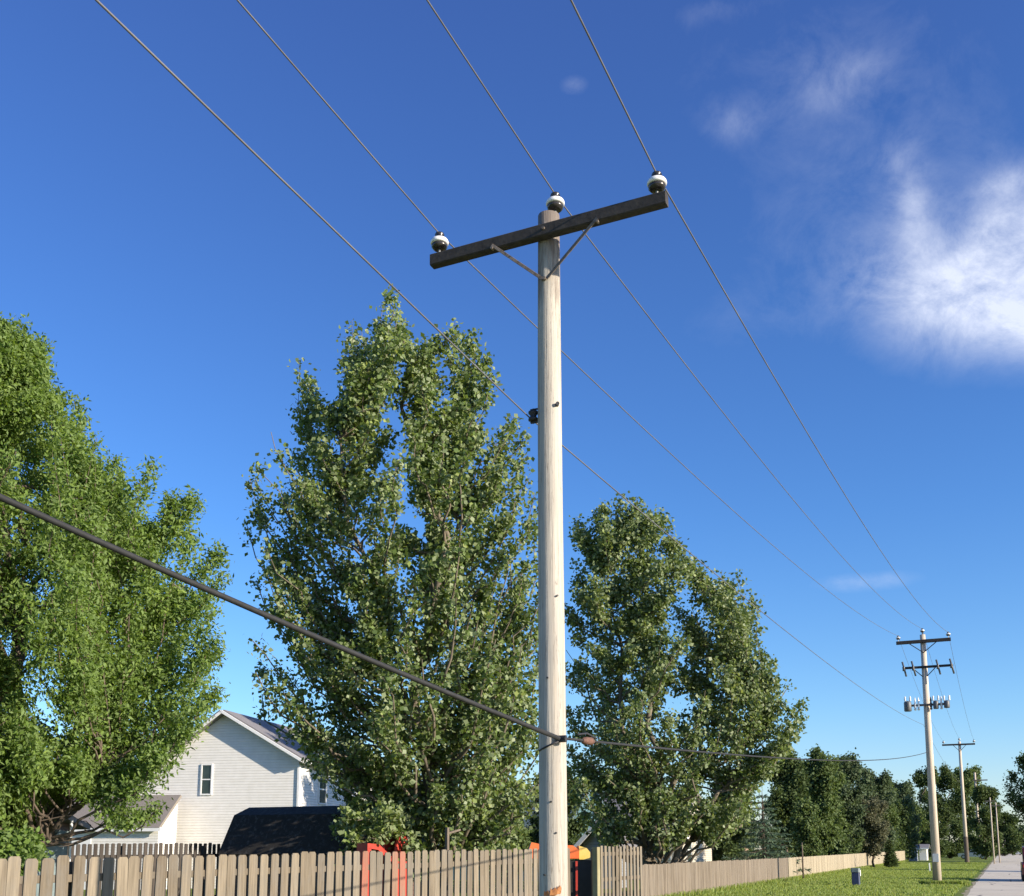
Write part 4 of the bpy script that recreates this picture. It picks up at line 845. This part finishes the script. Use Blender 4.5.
# ------------------------------------------------------------------ sky, sun, camera
W = bpy.data.worlds.new('World'); S.world = W; W.use_nodes = True; nt = W.node_tree
bg = nt.nodes['Background']; bg.inputs['Strength'].default_value = .119
sky = nd(nt, 'ShaderNodeTexSky', sky_type='NISHITA'); sky.sun_disc = False; sky.sun_elevation = SUN_EL; sky.sun_rotation = SUN_AZ
sky.altitude = 200; sky.air_density = 1.0; sky.dust_density = .35; sky.ozone_density = 2.2
hs = nd(nt, 'ShaderNodeHueSaturation'); hs.inputs['Saturation'].default_value = 1.12; SKYIN = (nt, sky, hs)
tc = nd(nt, 'ShaderNodeTexCoord'); sx = nd(nt, 'ShaderNodeSeparateXYZ'); nt.links.new(tc.outputs['Generated'], sx.inputs[0])
def mth(op, a, b=None, c=None):
    m = nd(nt, 'ShaderNodeMath', operation=op)
    for i, v in enumerate((a, b, c)):
        if v is None: continue
        if isinstance(v, (int, float)): m.inputs[i].default_value = v
        else: nt.links.new(v, m.inputs[i])
    return m.outputs[0]
az = mth('ARCTAN2', sx.outputs['X'], sx.outputs['Y']); el = mth('ARCSINE', sx.outputs['Z'])
def azel(px, py):
    r = ray(px, py); return math.atan2(r[0], r[1]), math.atan2(r[2], math.hypot(r[0], r[1]))
nt.links.new(mixc(nt, 1.0, sky.outputs[0], ramp(nt, el, [(0, (.74, .79, 1.0)), (.12, (.68, .81, 1.0)), (.3, (.65, .77, 1.03)), (.75, (.7, .69, 1.0))]), 'MULTIPLY'), hs.inputs['Color'])
cb = nd(nt, 'ShaderNodeCombineXYZ'); nt.links.new(az, cb.inputs[0]); nt.links.new(el, cb.inputs[1])
def wn(scale, detail, dist, sy=1.0, off=0.0, rough=.6):
    mp = nd(nt, 'ShaderNodeMapping'); mp.inputs['Scale'].default_value = (1, sy, 1); mp.inputs['Location'].default_value = (off, off * .7, off * .3); mp.inputs['Rotation'].default_value = (0, 0, .5)
    nt.links.new(cb.outputs[0], mp.inputs[0]); n = nd(nt, 'ShaderNodeTexNoise'); n.inputs['Scale'].default_value = scale; n.inputs['Detail'].default_value = detail; n.inputs['Distortion'].default_value = dist; n.inputs['Roughness'].default_value = rough
    nt.links.new(mp.outputs[0], n.inputs['Vector']); return n.outputs['Fac']
nz = wn(13, 12, .3, 1.3, 5.7, .68); nz2 = wn(5, 6, .4, 1.0, 8.3)
total = None
blobs = [(960, 292, 75, 48, 1.0), (1010, 240, 38, 52, .95), (912, 205, 20, 44, .5), (880, 270, 50, 36, .3), (1040, 300, 60, 45, 1.0), (1010, 182, 30, 14, .45), (835, 86, 46, 26, .2), (736, 122, 28, 18, .24), (574, 85, 12, 9, .3),
         (722, 8, 40, 14, .16), (895, 158, 22, 14, .22), (862, 582, 42, 8, .42), (868, 66, 24, 12, .14), (820, 250, 90, 70, .1), (950, 240, 95, 80, .22), (760, 320, 90, 30, .08), (1100, 260, 120, 60, 1.0), (850, 150, 120, 80, .06), (780, 60, 120, 60, .09), (900, 90, 150, 90, .1)]
for px, py, rx, ry, w in blobs:
    a, e = azel(px, py); a2 = azel(px + rx, py)[0] - a; e2 = azel(px, py - ry)[1] - e
    u = mth('DIVIDE', mth('SUBTRACT', az, a), a2); v = mth('DIVIDE', mth('SUBTRACT', el, e), e2)
    q = mth('ADD', mth('MULTIPLY', u, u), mth('MULTIPLY', v, v))
    gsn = mth('MULTIPLY', mth('EXPONENT', mth('MULTIPLY', q, -.9)), w)
    total = gsn if total is None else mth('ADD', total, gsn)
total = mth('MINIMUM', total, 1.25)
dens = mth('ADD', mth('MULTIPLY', mth('MULTIPLY', total, mth('MULTIPLY', mth('SUBTRACT', nz, .27), 2.1)), mth('ADD', .55, mth('MULTIPLY', nz2, .9))), mth('MULTIPLY', mth('MULTIPLY', total, total), .2))
mr = nd(nt, 'ShaderNodeMapRange', interpolation_type='LINEAR'); mr.inputs['From Min'].default_value = .03; mr.inputs['From Max'].default_value = 1.05; mr.inputs['To Max'].default_value = .88
nt.links.new(dens, mr.inputs['Value'])
cloud = mixc(nt, mr.outputs[0], hs.outputs['Color'], (4.3, 4.6, 5.4))
nt.links.new(cloud, bg.inputs['Color'])
sl_ = bpy.data.lights.new('sun', 'SUN'); sl_.energy = 5.0; sl_.angle = math.radians(.53); sl_.color = (1, .88, .72)
so = bpy.data.objects.new('sun', sl_); COL.objects.link(so); so.rotation_euler = (-SUNV).to_track_quat('-Z', 'Y').to_euler()
cam = bpy.data.cameras.new('camera'); co = bpy.data.objects.new('camera', cam); COL.objects.link(co); S.camera = co
co.location = (0, 0, EYE); co.rotation_euler = (math.pi / 2 + PIT, 0, 0)
cam.sensor_width = 36; cam.lens = 36 * F / 1024; cam.shift_y = 234 / 1024; cam.clip_end = 3000; cam.clip_start = .05
S.view_settings.view_transform = 'Standard'; S.view_settings.look = 'None'; S.view_settings.gamma = 1; S.view_settings.exposure = 0.85
S.view_settings.use_curve_mapping = False
